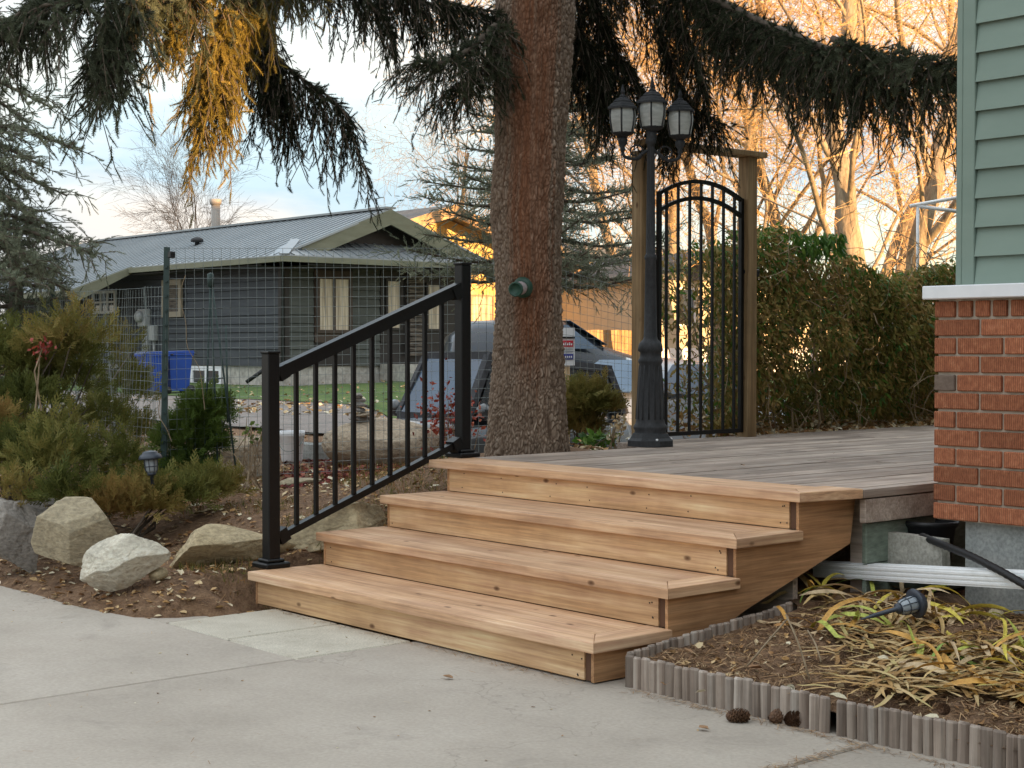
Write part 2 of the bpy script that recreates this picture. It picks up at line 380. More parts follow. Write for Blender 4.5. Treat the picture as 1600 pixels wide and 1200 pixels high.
MT['redberry'] = leafmat('red_shrub_leaves', [(0, (.14,.02,.015)), (.5, (.32,.05,.03)), (1, (.42,.13,.07))], .6, .2)
MT['branch'] = M('twig_bark', [(.3, (.06,.045,.032)), (.7, (.13,.10,.075))], (20,20,20), .9, .3)
MT['stem'] = M('dry_vine_stem', [(.3, (.19,.135,.08)), (.7, (.36,.27,.175))], (20,20,20), .9, .3)
MT['pale_bark'] = M('pale_tree_bark', [(.3, (.15,.11,.075)), (.55, (.30,.235,.165)), (.8, (.44,.36,.27))], (4,4,1.1), .9, .8, .05, fine=5)
MT['pale_twig'] = M('pale_twig', [(.3, (.50,.30,.12)), (.7, (.66,.43,.20))], (3,3,3), .85, 0)
MT['leaf_gold'] = leafmat('last_golden_leaves', [(0, (.50,.25,.06)), (.5, (.66,.39,.12)), (1, (.72,.52,.24))], .6, .35)
MT['glass'] = M('dark_window_glass', [(.3, (.02,.022,.025)), (.7, (.03,.033,.036))], (3,3,3), .06, 0, spec=.9)
MT['curtain'] = M('cream_curtain', [(.3, (.36,.31,.25)), (.7, (.52,.46,.38))], (14,14,1), .8, .5, .03)
MT['car_glass'] = M('car_glass', [(.3, (.05,.075,.115)), (.7, (.075,.11,.16))], (2,2,2), .06, 0, spec=.45)


# ------------------------------------------------------------------ ground
def edge_y(x):
    """where the garden soil meets the concrete"""
    return np.where(x < -2.35, -.62+.05*np.sin(x*2.3)-.02*np.sin(x*6.1), -.62+.62*sstep(-2.4, -2.02, x))
def height(x, y):
    x = np.asarray(x, float); y = np.asarray(y, float)
    s = y-edge_y(x)
    rel = np.stack([x-CP[0], y-CP[1]], -1); D = rel@FW[:2]; L = rel@RT[:2]; Rr = L/np.maximum(D, 1)
    h = np.interp(s, [-.25,-.06,.05,.35,.62,1.25,1.75,3.2,5.6,8.6,13,16.5,19,40,700], [-.06,-.045,.02,.06,.10,.25,.32,.36,.22,.10,.16,.28,.34,.35,.35])
    h = np.where((x > -2.05) & (y < 1.2), -.06, h)
    h = h + .07*np.exp(-(((x+2.55)/.38)**2+((y+.25)/.25)**2))*(x < -2.02)
    msk = sstep(-2.50, -2.38, x)*sstep(-.24, -.06, y)*(y < 1.2); h = h*(1-msk)-.05*msk
    h = h + .26*np.exp(-(((x+2.9)/1.0)**2+((y-2.3)/1.0)**2))*(x < -2.3)
    h = np.where((x >= -2.6) & (y > 1.0), np.minimum(h, .12), h)
    h = h + .18*sstep(4, 6, y)*(x < -2.85)*sstep(12, 8, y)
    h = h - .85*sstep(-.10, -.03, Rr)*sstep(11.5, 14, D)*sstep(36, 26, D)
    dr = (y < edge_y(x)-.2) | ((x > -2.05) & (y < .6))
    h = np.where(dr, -.06, h)
    h = h + np.where(h > -.02, .05*(fbm(np.stack([x*1.7, y*1.7, x*0], -1).reshape(-1,3), 4, 3).reshape(x.shape)-.5), 0)
    return h
def hz(x, y): return float(height(np.array([x]), np.array([y]))[0])
def axis_pts(lo, hi, step, far):
    a = list(np.arange(lo, hi+1e-6, step)); d = step; l = lo; h = hi; A = []; B = []
    while l > -far: d *= 1.28; l -= d; A.append(l)
    d = step
    while h < far: d *= 1.28; h += d; B.append(h)
    return np.array(A[::-1]+a+B)
xs = axis_pts(-12, 2.6, .09, 900); ys = axis_pts(-1.6, 9.5, .09, 900)
XX, YY = np.meshgrid(xs, ys, indexing='ij'); ZZ = height(XX, YY)
V = np.stack([XX, YY, ZZ], -1).reshape(-1, 3); n2 = len(ys)
ii, jj = np.meshgrid(np.arange(len(xs)-1), np.arange(n2-1), indexing='ij'); b0 = (ii*n2+jj).ravel()
F = np.stack([b0, b0+n2, b0+n2+1, b0+1], -1)
g = nobj('ground', npmesh(V, F, None, True), MT['soil']); g['kind'] = 'structure'

def sheet(name, poly_fn, u, v, mat, dz):
    """patch of ground cover that follows the terrain, dz above it"""
    P = np.array([[poly_fn(a, b) for b in v] for a in u]); Z = height(P[...,0], P[...,1])+dz
    V = np.concatenate([P, Z[...,None]], -1).reshape(-1, 3); n = len(v)
    ii, jj = np.meshgrid(np.arange(len(u)-1), np.arange(n-1), indexing='ij'); b = (ii*n+jj).ravel()
    o = nobj(name, npmesh(V, np.stack([b, b+n, b+n+1, b+1], -1), None, True), mat); o['kind'] = 'structure'; return o
sheet('gravel_lane', lambda a, b: (a, b), np.linspace(-60, -4, 90), np.linspace(5.0, 11.98, 60), MT['gravel'], .03)
sheet('lawn', lambda a, b: (a, b), np.linspace(-26.2, -8, 40), np.linspace(12.0, 40, 50), MT['lawn'], .04)
sheet('lawn', lambda a, b: (a, b), np.linspace(-80, -26.2, 40), np.linspace(12.0, 15.5, 14), MT['lawn'], .04)

# driveway: poured slabs with open joints between them
drv = bpy.data.objects.new('driveway', None); COL.objects.link(drv); drv['kind'] = 'structure'; WL['driveway'] = np.zeros(3)
def slab(x0, y0, x1, y1):
    mb = MB(); mb.cbox((x0, y0, -.055), (x1, y1, 0), .006); part('concrete_slab', mb, MT['concrete'], drv, ((x0+x1)/2, (y0+y1)/2, 0))
JX = -1.105; JX2 = 1.125
slab(-9, -16, JX-.005, -.530); slab(-9, -.522, -2.16, -.30)
slab(JX+.005, -16, JX2-.006, .30); slab(JX2+.006, -16, 5.1, .30)
for k, (x0, x1) in enumerate(((-2.152, -1.640), (-1.630, JX-.005))):
    mb = MB(); mb.cbox((x0, -.520, -.05), (x1, .03, .002-.001*k), .007)
    c = ((x0+x1)/2, -.25, 0)
    o = part('paving_stone', mb, MT['paver'], None, c)
    tag(o, ['square buff paving stone set beside the soil mound at the foot of the steps', 'square buff paving stone between the first paving stone and the grey driveway'][k], 'paving stone', 'buff paving stones at the foot of the steps')

# ------------------------------------------------------------------ wooden steps and deck
RS = .155; RUN = .380; WD = 2.345; TT = .040
st = thing('wooden_steps', 'four new cedar steps rising from the concrete driveway to the deck', 'steps', (-1.15, .7, 0))
def board_obj(name, poly_xy, z0, z1, mat, parent, along='x', base=None, ch=.004):
    """flat board with a given outline, bevelled top edges"""
    bm = bmesh.new(); c = base if base is not None else (sum(p[0] for p in poly_xy)/len(poly_xy), sum(p[1] for p in poly_xy)/len(poly_xy), z0)
    if along == 'y': c2 = lambda p: (p[1]-c[1], -(p[0]-c[0]))
    else: c2 = lambda p: (p[0]-c[0], p[1]-c[1])
    vs = [bm.verts.new((*c2(p), z0-c[2])) for p in poly_xy]
    f = bm.faces.new(vs); r = bmesh.ops.extrude_face_region(bm, geom=[f]); top = [v for v in r['geom'] if isinstance(v, bmesh.types.BMVert)]
    for v in top: v.co.z = z1-c[2]
    bmesh.ops.recalc_face_normals(bm, faces=bm.faces)
    if ch: bmesh.ops.bevel(bm, geom=list(bm.edges), offset=ch, segments=2, affect='EDGES', profile=.6)
    me = bpy.data.meshes.new('mesh'); bm.to_mesh(me); bm.free(); me.materials.append(mat)
    o = bpy.data.objects.new(name, me); link(o, parent); pl = WL[parent.name]; o.location = np.array(c)-pl
    if along == 'y': o.rotation_euler = (0, 0, R(90))
    WL[o.name] = np.array(c, float); return o
NB = .14; G = .003
for k in range(3):
    y0 = k*RUN; z1 = RS*(k+1); z0 = z1-TT; y2 = y0+RUN+.028
    board_obj('tread_board', [(-WD, y0), (0, y0), (-NB, y0+NB), (-WD, y0+NB)], z0, z1, MT['new_wood'], st)
    board_obj('tread_board', [(-G*1.4, y0+G*1.4), (-G*1.4, y2), (-NB, y2), (-NB, y0+NB+G)], z0, z1, MT['new_wood'], st, 'y')
    board_obj('tread_board', [(-WD, y0+NB+G), (-NB-G, y0+NB+G), (-NB-G, y2), (-WD, y2)], z0, z1-.001, MT['new_wood'], st)
for k in range(4):
    y0 = k*RUN+.028; zb = RS*k+.0015 + (.006 if k == 0 else 0); zt = RS*(k+1)-TT-.0015
    board_obj('riser', [(-WD+.03, y0), (-.078, y0), (-.078, y0+.03), (-WD+.03, y0+.03)], zb, zt, MT['riser_wood'], st, ch=.002)
    mb = MB(); mb.box((-.0765, y0+.006, zb), (-.0405, y0+.03, zt)); part('stringer_end', mb, MT['end_grain'], st)
    if k:
        for q in range(int(5+3*(k == 3))*2):
            pass
def stair_side(x0, x1, name='side_panel', back=0):
    p = [(.026, .006)]
    for k in range(4):
        zt = RS*(k+1)-TT-.002
        p += [(k*RUN+.026, zt)] if k == 0 else [(k*RUN+.026, RS*k-TT-.002), (k*RUN+.026, zt)]
    p += [(1.535, RS*4-TT-.002), (1.50, .385), (.85, .18), (.40, .006)]
    mb = MB(); mb.prism([(x0, min(a+back, 1.535), b) for a, b in p], (x1-x0, 0, 0)); return part(name, mb, MT['side_wood'], st)
stair_side(-.040, -.026); stair_side(-WD+.03, -WD+.044, 'side_panel'); stair_side(-1.2, -1.16, 'centre_stringer', .035)
# black nail heads near the ends of the risers
nb = MB()
for k in range(4):
    y0 = k*RUN+.0275; zm = RS*k+.06
    for x in ([-.10, -.12, -.62, -.9, -1.25, -1.5, -1.9, -2.2] if k == 3 else [-.10, -.115, -2.28]):
        for dz in (-.034, .03):
            xx = x+random.uniform(-.03, .03); nb.lathe([(.0035, 0), (.003, .0012)], (xx, y0, zm+dz+random.uniform(-.008, .008)), 6, axis=(0, -1, 0))
part('nails', nb, MT['black'], st)['kind'] = 'stuff'

dk = thing('wood_deck', 'weathered grey plank deck with fresh cedar edging behind the steps', 'deck', (-1.2, 4.5, .5))
DZ = RS*4; DY = 3*RUN
board_obj('edge_board', [(-WD-.10, DY), (0, DY), (-NB, DY+NB), (-WD-.10, DY+NB)], DZ-TT, DZ, MT['new_wood'], dk)
board_obj('edge_board', [(-WD-.10, DY+NB+G), (-NB-G, DY+NB+G), (-NB-G, DY+2*NB), (-WD-.10, DY+2*NB)], DZ-TT, DZ-.001, MT['new_wood'], dk)
board_obj('edge_board', [(-G*1.4, DY+G*1.4), (-G*1.4+.06, 1.478), (-NB, 1.478), (-NB, DY+NB+G)], DZ-TT, DZ, MT['new_wood'], dk, 'y')
x = -2.46; i = 0
while x < .02:
    wdt = .135; x1 = min(x+wdt, .055)
    ys0 = DY+2*NB+.004 if x1 < -NB+.01 else 1.482
    segs = [ys0]; yj = ys0+random.uniform(1.2, 3.6)
    while yj < 9.3: segs.append(yj); yj += random.uniform(2.4, 3.6)
    segs.append(9.8)
    for a, b in zip(segs[:-1], segs[1:]):
        zz = DZ-.003-random.uniform(0, .003)
        board_obj('deck_board', [(x, a), (x1, a), (x1, b-.003), (x, b-.003)], zz-.036, zz, MT['old_wood'], dk, 'y', ch=.003)
    x += wdt+.009
x = -2.46-.144
for k in range(3):
    board_obj('deck_board', [(x, 2.95), (x+.138, 2.95), (x+.138, 9.8), (x, 9.8)], DZ-.041, DZ-.005, MT['old_wood'], dk, 'y', ch=.003); x -= .144
mb = MB(); mb.cbox((.020, 1.50, DZ-.145), (.052, 9.7, DZ-.046), .003); part('rim_board', mb, MT['old_wood'], dk)
for k, (za, zb) in enumerate(((.30, .468), (.13, .296))):
    mb = MB(); mb.cbox((.000, 1.545, za), (.022, 9.7, zb), .003); part('skirt_board', mb, MT['skirt_paint'], dk)
mb = MB(); mb.box((-2.44, 1.6, .10), (-2.41, 9.7, .565)); mb.box((-2.3, 1.22, .05), (-.1, 1.25, .56)); mb.box((-.1, 1.6, .05), (-.02, 1.68, .56)); mb.box((-2.4, 5.5, .05), (-.1, 5.53, .56))
part('joist', mb, MT['old_wood'], dk)

# ------------------------------------------------------------------ black stair railing
rl = thing('stair_railing', 'black metal stair handrail with square balusters on the open side of the steps', 'railing', (-2.4, .16, RS))
P1 = np.array([-2.397, .162, RS]); P2 = np.array([-2.470, 1.393, DZ])
for P in (P1, P2):
    mb = MB(); mb.cbox((P[0]-.032, P[1]-.032, P[2]+.012), (P[0]+.032, P[1]+.032, P[2]+1.018), .004)
    po = part('post', mb, MT['black'], rl)
    mb = MB(); mb.cbox((P[0]-.068, P[1]-.068, P[2]), (P[0]+.068, P[1]+.068, P[2]+.026), .006); mb.cbox((P[0]-.048, P[1]-.048, P[2]+.026), (P[0]+.048, P[1]+.048, P[2]+.042), .005)
    part('base_plate', mb, MT['black'], po)
    mb = MB(); mb.cbox((P[0]-.036, P[1]-.036, P[2]+1.018), (P[0]+.036, P[1]+.036, P[2]+1.030), .003); part('cap', mb, MT['black'], po)
dr = (P2-P1)*np.array([1, 1, 0]); dr /= np.linalg.norm(dr)
def railpts(z1, z2): return P1+dr*.032+[0, 0, z1], P2-dr*.032+[0, 0, z2]
T1, T2 = railpts(.915, .885); B1, B2 = railpts(.135, .080)
mb = MB(); mb.bar(T1, T2, .046, .050); mb.bar(T1+[0,0,.030], T2+[0,0,.030], .056, .018); part('top_rail', mb, MT['black'], rl)
mb = MB(); mb.bar(B1, B2, .040, .032); part('bottom_rail', mb, MT['black'], rl)
for (q, s) in ((T1, 1), (T2, -1), (B1, 1), (B2, -1)):
    mb = MB(); a = q-dr*.0*s; mb.bar(a, a+(dr*.05+np.array([0, 0, .05*.5]))*s, .062, .066); part('bracket', mb, MT['black'], rl)
for k in range(9):
    t = (k+1)/10.0; a = B1+(B2-B1)*t+[0, 0, .015]; b = T1+(T2-T1)*t-[0, 0, .02]
    mb = MB(); mb.box((a[0]-.0095, a[1]-.0095, a[2]), (a[0]+.0095, a[1]+.0095, b[2])); part('baluster', mb, MT['black'], rl)

# ------------------------------------------------------------------ our house: brick base, ledge, green lap siding
HX, HY = .275, 1.651
hs = thing('green_house', 'green lap sided house wall above red bricks beside the deck', 'house', (HX+.5, HY+.3, 0))
HXE = 10.0
mb = MB(); mb.box((HX+.11, HY+.065, -.05), (HXE, 11.5, .502)); part('foundation', mb, MT['foundation'], hs)
mb = MB(); mb.box((HX+.012, HY+.014, .502), (HXE, 11.4, 1.398)); part('wall_core', mb, MT['mortar'], hs)
PB = .0745; BH = .0645; BLN = .2015; JT = .0125
def brick_mesh(L, H, D=.09, mat='brick'):
    mb = MB(); mb.cbox((-L/2, 0, -H/2), (L/2, D, H/2), .0035); me = mesh_from(mb); me.materials.append(MT[mat]); return me
bfull = [brick_mesh(BLN, BH) for _ in range(1)]; bhalf = brick_mesh(.0945, BH); bhead = brick_mesh(.062, .064); bgrey = brick_mesh(.0945, BH, mat='grey_brick'); bend = brick_mesh(.094, .064)
for row in range(11):
    z = .506+BH/2+row*PB; x = HX
    if row % 2 == 1:
        shared('brick', bgrey if row == 7 else bhalf, hs, (x+.04725, HY, z)); x += .0945+JT
    while x < 2.6:
        shared('brick', bfull[0], hs, (x+BLN/2, HY+random.uniform(-.002, .002), z+random.uniform(-.0012, .0012)), (0, 0, random.uniform(-.004, .004))); x += BLN+JT
z = .506+11*PB+.032; x = HX; shared('brick', bend, hs, (x+.047, HY, z)); x += .094+.0165
while x < 2.6: shared('brick', bhead, hs, (x+.031, HY+random.uniform(-.002, .002), z)); x += .062+.0165
for row in range(12):     # the same courses round the corner, facing the deck
    z = .506+BH/2+row*PB; y = HY+.102+(.107 if row % 2 else 0)
    while y < 3.4: shared('brick', bfull[0], hs, (HX, y+BLN/2, z), (0, 0, R(-90))); y += BLN+JT
mb = MB(); mb.cbox((HX-.030, HY-.045, 1.398), (HXE, 11.5, 1.452), .004); part('ledge', mb, MT['white_paint'], hs)
SY = HY+.045; sx0 = yp(1492.5, 452, SY)[0]
mb = MB(); mb.box((sx0+.02, SY+.03, 1.452), (HXE, 11.4, 4.6)); part('wall', mb, MT['green_paint'], hs)
mb = MB(); mb.cbox((sx0, SY, 1.453), (sx0+.028, SY+.095, 4.6), .003); mb.cbox((sx0+.0285, SY, 1.453), (sx0+.085, SY+.028, 4.6), .003); part('corner_board', mb, MT['green_paint'], hs)
sp = 45.6*depth((.5, SY, 1.8))/FPX
mbs = MB(); L = HXE-(sx0+.087)
mbs.add([(0, 0, 0), (L, 0, 0), (L, .022, sp+.012), (0, .022, sp+.012), (0, .012, 0), (L, .012, 0), (L, .03, sp+.012), (0, .03, sp+.012)], [(0,1,2,3), (4,7,6,5), (0,4,5,1), (0,3,7,4), (1,5,6,2), (3,2,6,7)])
sme = mesh_from(mbs); sme.materials.append(MT['green_paint'])
zt = yp(1525, 446, SY)[2]
mb = MB(); mb.cbox((sx0+.087, SY+.004, 1.453), (HXE, SY+.028, zt+.004), .002); part('starter_strip', mb, MT['green_paint'], hs)
k = 0
while zt+k*sp < 4.5:
    shared('siding_board', sme, hs, (sx0+.087, SY+.001, zt+k*sp)); k += 1
mbs = MB(); mbs.add([(.0, 0, 0), (0, 9.6, 0), (.022, 9.6, sp+.012), (.022, 0, sp+.012), (.012, 0, 0), (.012, 9.6, 0), (.03, 9.6, sp+.012), (.03, 0, sp+.012)], [(3,2,1,0), (5,6,7,4), (1,5,4,0), (4,7,3,0), (2,6,5,1), (7,6,2,3)])
sm2 = mesh_from(mbs); sm2.materials.append(MT['green_paint'])
k = 0
while zt+k*sp < 4.5: shared('siding_board', sm2, hs, (sx0+.001, SY+.097, zt+k*sp)); k += 1
# roof: the higher block behind, then an unseen wing added to shade the drive
mb = MB(); mb.prism([(-.3, 1.25, 4.55), (-.3, 6.6, 6.9), (-.3, 12.0, 4.55)], (10.8, 0, 0)); part('roof', mb, MT['rubber'], hs)
gw = thing('shade_garage', 'unseen green wing added beside the driveway to shade the steps', 'shade_garage', (8, -4, 0))
mb = MB(); mb.box((5.5, -9, 0), (11.5, .56, 3.2)); mb.box((5.6, .561, 0), (10.5, 1.64, 2.86)); part('wall', mb, MT['green_paint'], gw)  # gap over the low link shaped to let sun onto the spruce
mb = MB(); mb.prism([(5.2, -9.4, 3.2), (8.5, -9.4, 5.2), (11.8, -9.4, 3.2)], (0, 10.0, 0)); mb.box((5.4, .601, 2.861), (10.6, 1.645, 2.97)); part('roof', mb, MT['rubber'], gw)
# unseen house added so its long shadow lies on the dark bungalow
bh = thing('shade_house', 'unseen grey two storey house added to shade the dark bungalow', 'house', (6, 25, 0))
mb = MB(); mb.box((1, 13.2, 0), (11, 28.2, 7.2)); part('wall', mb, MT['foundation'], bh)
mb = MB(); mb.prism([(.5, 12.8, 7.2), (6, 12.8, 10.6), (11.5, 12.8, 7.2)], (0, 16, 0)); part('roof', mb, MT['rubber'], bh)

# ------------------------------------------------------------------ planter: pale edging, soil bed
pale = {}
for s in range(4):
    mb = MB(); wv = .034+.002*s; n = 6; pr = [(-wv/2, .012)]+[(-wv/2*math.cos(t), .012-.017*math.sin(t)) for t in np.linspace(.25, math.pi-.25, 5)]+[(wv/2, .012)]
    h = .112+.0022*s
    lo = [(a, b, -.02) for a, b in pr]; hi = [(a, b, h-.006) for a, b in pr]; tp = [(a*.80, b*.7+.003, h) for a, b in pr]; kk = len(pr)
    mb.add(lo+hi+tp, [(i+j*kk, (i+1)%kk+j*kk, (i+1)%kk+(j+1)*kk, i+(j+1)*kk) for j in range(2) for i in range(kk)]+[tuple(range(2*kk, 3*kk))])
    me = mesh_from(mb); me.materials.append(MT['edging']); pale[s] = me
def edging(a, b, label, rise=0):
    a = np.array(a, float); b = np.array(b, float); d = b-a; L = np.linalg.norm(d); d /= L; th = math.atan2(d[1], d[0])
    t = thing('border_edging', label, 'garden edging', (a[0], a[1], 0), 'weathered wooden pale edging round the flower bed')
    n = max(1, int(round(L/.0385)))
    for i in range(n):
        p = a+d*(L*(i+.5)/n)
        shared('pale', pale[random.randrange(4)], t, (p[0], p[1], random.uniform(-.003, .001)+rise*(i+.5)/n), (random.uniform(-.035, .035), random.uniform(-.012, .012), th+random.uniform(-.04, .04)), (L/n/.0385*1.05, 1, 1))
edging((.062, .090), (.962, .088), 'weathered pale edging along the driveway, stretch touching the bottom step')
edging((.985, .094), (2.3, .135), 'weathered pale edging along the driveway, stretch beyond the pine cones')
edging((.050, .125), (.018, 1.08), 'weathered pale edging running back along the side panel of the steps', .075)
bx = np.linspace(-.36, 2.6, 110); by = np.linspace(.11, 1.80, 70)
BX, BY = np.meshgrid(bx, by, indexing='ij')
lim = .040-.03*(BY-.11)-.40*sstep(1.1, 1.4, BY)
BX = np.maximum(BX, lim)
BZ = .066+.105*np.clip((BY-.1)/1.15, 0, 1)+.05*(fbm(np.stack([BX*3, BY*3, BX*0], -1).reshape(-1,3), 5, 9).reshape(BX.shape)-.5)+.03*(fbm(np.stack([BX*22, BY*22, BX*0], -1).reshape(-1,3), 2, 4).reshape(BX.shape)-.5)
V = np.stack([BX, BY, BZ], -1).reshape(-1,3); n2 = len(by); ii, jj = np.meshgrid(np.arange(len(bx)-1), np.arange(n2-1), indexing='ij'); b = (ii*n2+jj).ravel()
o = nobj('soil_bed', npmesh(V, np.stack([b, b+n2, b+n2+1, b+1], -1), None, True), MT['soil']); o['kind'] = 'structure'
def bedz(x, y): return .066+.105*float(np.clip((y-.1)/1.15, 0, 1))
mb = MB(); mb.box((.10, 1.6, -.05), (.40, 3.2, .12)); struct('gap_soil', mb, MT['soil'])

# ------------------------------------------------------------------ dark house across the lane
MT['dark_siding'] = M('charcoal_siding', [(.3, (.040,.045,.052)), (.7, (.058,.065,.073))], (2,2,14), .7, .1, .004, var=.10)
MT['green_siding'] = M('dark_olive_siding', [(.3, (.062,.068,.060)), (.7, (.088,.095,.084))], (2,2,14), .7, .1, .004, var=.10)
MT['roof_metal'] = M('grey_ribbed_metal', [(.3, (.24,.265,.28)), (.7, (.31,.335,.35))], (.6,.6,.6), .42, .06, .01, metal=.35, spec=.5)
MT['fascia'] = M('khaki_fascia', [(.3, (.15,.15,.10)), (.7, (.20,.20,.14))], (2,2,8), .65, .05)
MT['dark_trim'] = flat('dark_brown_trim', (.022,.018,.016), .6)
MT['dark_soffit'] = flat('dark_soffit', (.03,.028,.026), .8)
MT['pale_foundation'] = M('pale_house_foundation', [(.3, (.33,.31,.27)), (.7, (.47,.45,.40))], (1.2,1.2,1.2), .9, .2, .01, 8, fine=8)
MT['dark_brick'] = M('dark_stacked_stone', [(.35, (.035,.028,.024)), (.6, (.15,.125,.10))], (3,3,34), .9, .5, .02, 3)
NX, NY = -26.73, 15.63; NZ = .30
nh = thing('dark_bungalow', 'charcoal sided bungalow with grey metal roof across the lane', 'house', (NX-4, NY+2.6, NZ))
mb = MB(); mb.box((-42, NY+.06, 0), (NX-.06, 20.85, .745)); part('foundation', mb, MT['pale_foundation'], nh)
mb = MB(); mb.box((-42, NY+.03, .745), (NX-.03, 20.85, 3.2)); mb.prism([(NX-.03, 15.9, 3.2), (NX-.03, 18.24, 4.2), (NX-.03, 20.6, 3.2)], (-15, 0, 0)); part('wall', mb, MT['dark_trim'], nh)
bh_ = .2
for k in range(12):
    z = .745+k*bh_
    for x0, x1 in ((-31.2, NX-.18), (-42, -31.22)):
        mb = MB(); mb.add([(x0, NY-.012, z), (x1, NY-.012, z), (x1, NY+.018, z+bh_-.012), (x0, NY+.018, z+bh_-.012), (x0, NY+.035, z), (x1, NY+.035, z), (x1, NY+.035, z+bh_), (x0, NY+.035, z+bh_)], [(0,1,2,3), (4,7,6,5), (0,4,5,1), (0,3,7,4), (1,5,6,2), (3,2,6,7)])
        part('siding_board', mb, MT['dark_siding'], nh, (x0, NY, z))
    for y0, y1 in ((NY+.16, 16.46), (17.56, 18.35)):
        mb = MB(); mb.add([(NX+.012, y0, z), (NX+.012, y1, z), (NX-.018, y1, z+bh_-.012), (NX-.018, y0, z+bh_-.012), (NX-.035, y0, z), (NX-.035, y1, z), (NX-.035, y1, z+bh_), (NX-.035, y0, z+bh_)], [(0,1,2,3), (4,7,6,5), (0,4,5,1), (0,3,7,4), (1,5,6,2), (3,2,6,7)])
        part('siding_board', mb, MT['green_siding'], nh, (NX, y0, z))
mb = MB(); mb.box((NX-.17, NY-.03, .74), (NX+.03, NY+.15, 3.1)); part('corner_board', mb, MT['dark_trim'], nh)
# roof
RY, RZ = 18.243, 4.42; EY, EZ = 15.05, 3.20; EX = -26.15
sl_ = (RZ-EZ)/(RY-EY)
def rz(y): return RZ-sl_*abs(y-RY)
mb = MB(); wy = 13.45
mb.prism([(-33.1, wy, rz(wy)), (-33.1, EY, EZ), (EX+.1, EY, EZ), (EX+.1, 15.9, rz(15.9)), (EX, RY, RZ), (-41.5, RY, RZ), (-43.5, wy, rz(wy))], (0, 0, .05))
mb.prism([(EX, RY, RZ), (EX+.1, 21.43, EZ), (-41.5, 21.43, EZ), (-41.5, RY, RZ)], (0, 0, .05))
rf = part('roof', mb, MT['roof_metal'], nh)
rb = MB()
for x in np.arange(-43, EX, .30):
    yb = wy if x < -33.1 else EY
    rb.bar((x, yb, rz(yb)+.06), (x, RY, RZ+.06), .04, .03)
part('roof_rib', rb, MT['roof_metal'], rf)['kind'] = 'stuff'
mb = MB(); mb.bar((EX+.02, RY, RZ+.07), (-41.5, RY, RZ+.07), .30, .05); part('ridge_cap', mb, MT['roof_metal'], rf)
fx = EX-.02
def rake(y0, y1, x=fx, hgt=.36):
    mb = MB(); mb.prism([(x, y0, rz(y0)+.03), (x, y1, rz(y1)+.03), (x, y1, rz(y1)+.03-hgt), (x, y0, rz(y0)+.03-hgt)], (.06, 0, 0)); return mb
part('rake_board', rake(15.75, RY), MT['fascia'], nh); part('rake_board', rake(21.4, RY), MT['fascia'], nh)
mb = MB()
for s in (1, -1):
    ya = RY-s*2.4; mb.prism([(fx, ya, rz(ya)-.06), (fx, RY, RZ-.06), (NX-.05, RY, RZ-.06), (NX-.05, ya, rz(ya)-.06)], (0, 0, .04))
part('soffit', mb, MT['dark_soffit'], nh)
mb = MB(); mb.prism([(NX, 16.05, 3.52), (NX, RY, 4.28), (NX, 20.43, 3.52)], (.03, 0, 0)); part('gable', mb, MT['dark_trim'], nh)
# skirt roof under the gable
sz0, sz1 = 3.20, 3.60; sxo = -25.75; sxi = NX+.03
mb = MB(); mb.prism([(sxo, EY-.02, sz0), (sxo, 21.43, sz0), (sxi, 20.6, sz1), (sxi, 15.95, sz1)], (0, 0, .045))
mb.prism([(sxo, EY-.02, sz0), (sxi, 15.95, sz1), (EX-.7, 15.95, sz1+.02), (EX-.35, EY-.02, sz0)], (0, 0, .045))
sk = part('skirt_roof', mb, MT['roof_metal'], nh)
rb = MB()
for y in np.arange(15.3, 21.3, .26):
    yi = min(max(y, 15.95), 20.6); t = 1 if 15.95 <= y <= 20.6 else (y-15.03)/(15.95-15.03) if y < 15.95 else (21.43-y)/(21.43-20.6)
    rb.bar((sxo, y, sz0+.055), (sxo+(sxi-sxo)*t, y, sz0+(sz1-sz0)*t+.055), .04, .03)
part('roof_rib', rb, MT['roof_metal'], sk)['kind'] = 'stuff'
mb = MB(); mb.bar((sxo, EY-.02, sz0+.06), (sxi, 15.95, sz1+.07), .22, .03); part('hip_cap', mb, MT['roof_metal'], sk)
# gutters, fascia, lower wing rake
mb = MB(); mb.box((-33.1, EY-.11, EZ-.11), (sxo, EY-.01, EZ+.015)); mb.box((sxo-.01, EY-.10, sz0-.11), (sxo+.09, 21.5, sz0+.015)); part('gutter', mb, MT['fascia'], nh)
mb = MB(); mb.prism([(-33.06, EY, EZ+.05), (-33.06, wy, rz(wy)+.05), (-33.06, wy, rz(wy)-.30), (-33.06, EY, EZ-.12)], (.05, 0, 0)); part('rake_board', mb, MT['fascia'], nh)
mb = MB(); mb.box((-43.5, wy-.1, rz(wy)-.12), (-33.06, wy, rz(wy)+.03)); part('gutter', mb, MT['fascia'], nh)
mb = MB(); mb.box((-33.1, EY, EZ-.16), (sxo, NY+.05, EZ-.13)); mb.box((NX, EY, sz0-.16), (sxo, 21.4, sz0-.13)); mb.prism([(-43.3, wy, rz(wy)-.14), (-33.1, wy, rz(wy)-.14), (-33.1, NY, rz(NY)-.14), (-43.3, NY, rz(NY)-.14)], (0, 0, .03)); part('soffit', mb, MT['dark_soffit'], nh)
mb = MB(); mb.box((-42, 20.85, .3), (NX-.06, 20.9, 3.2)); part('rear_wall', mb, MT['dark_trim'], nh)
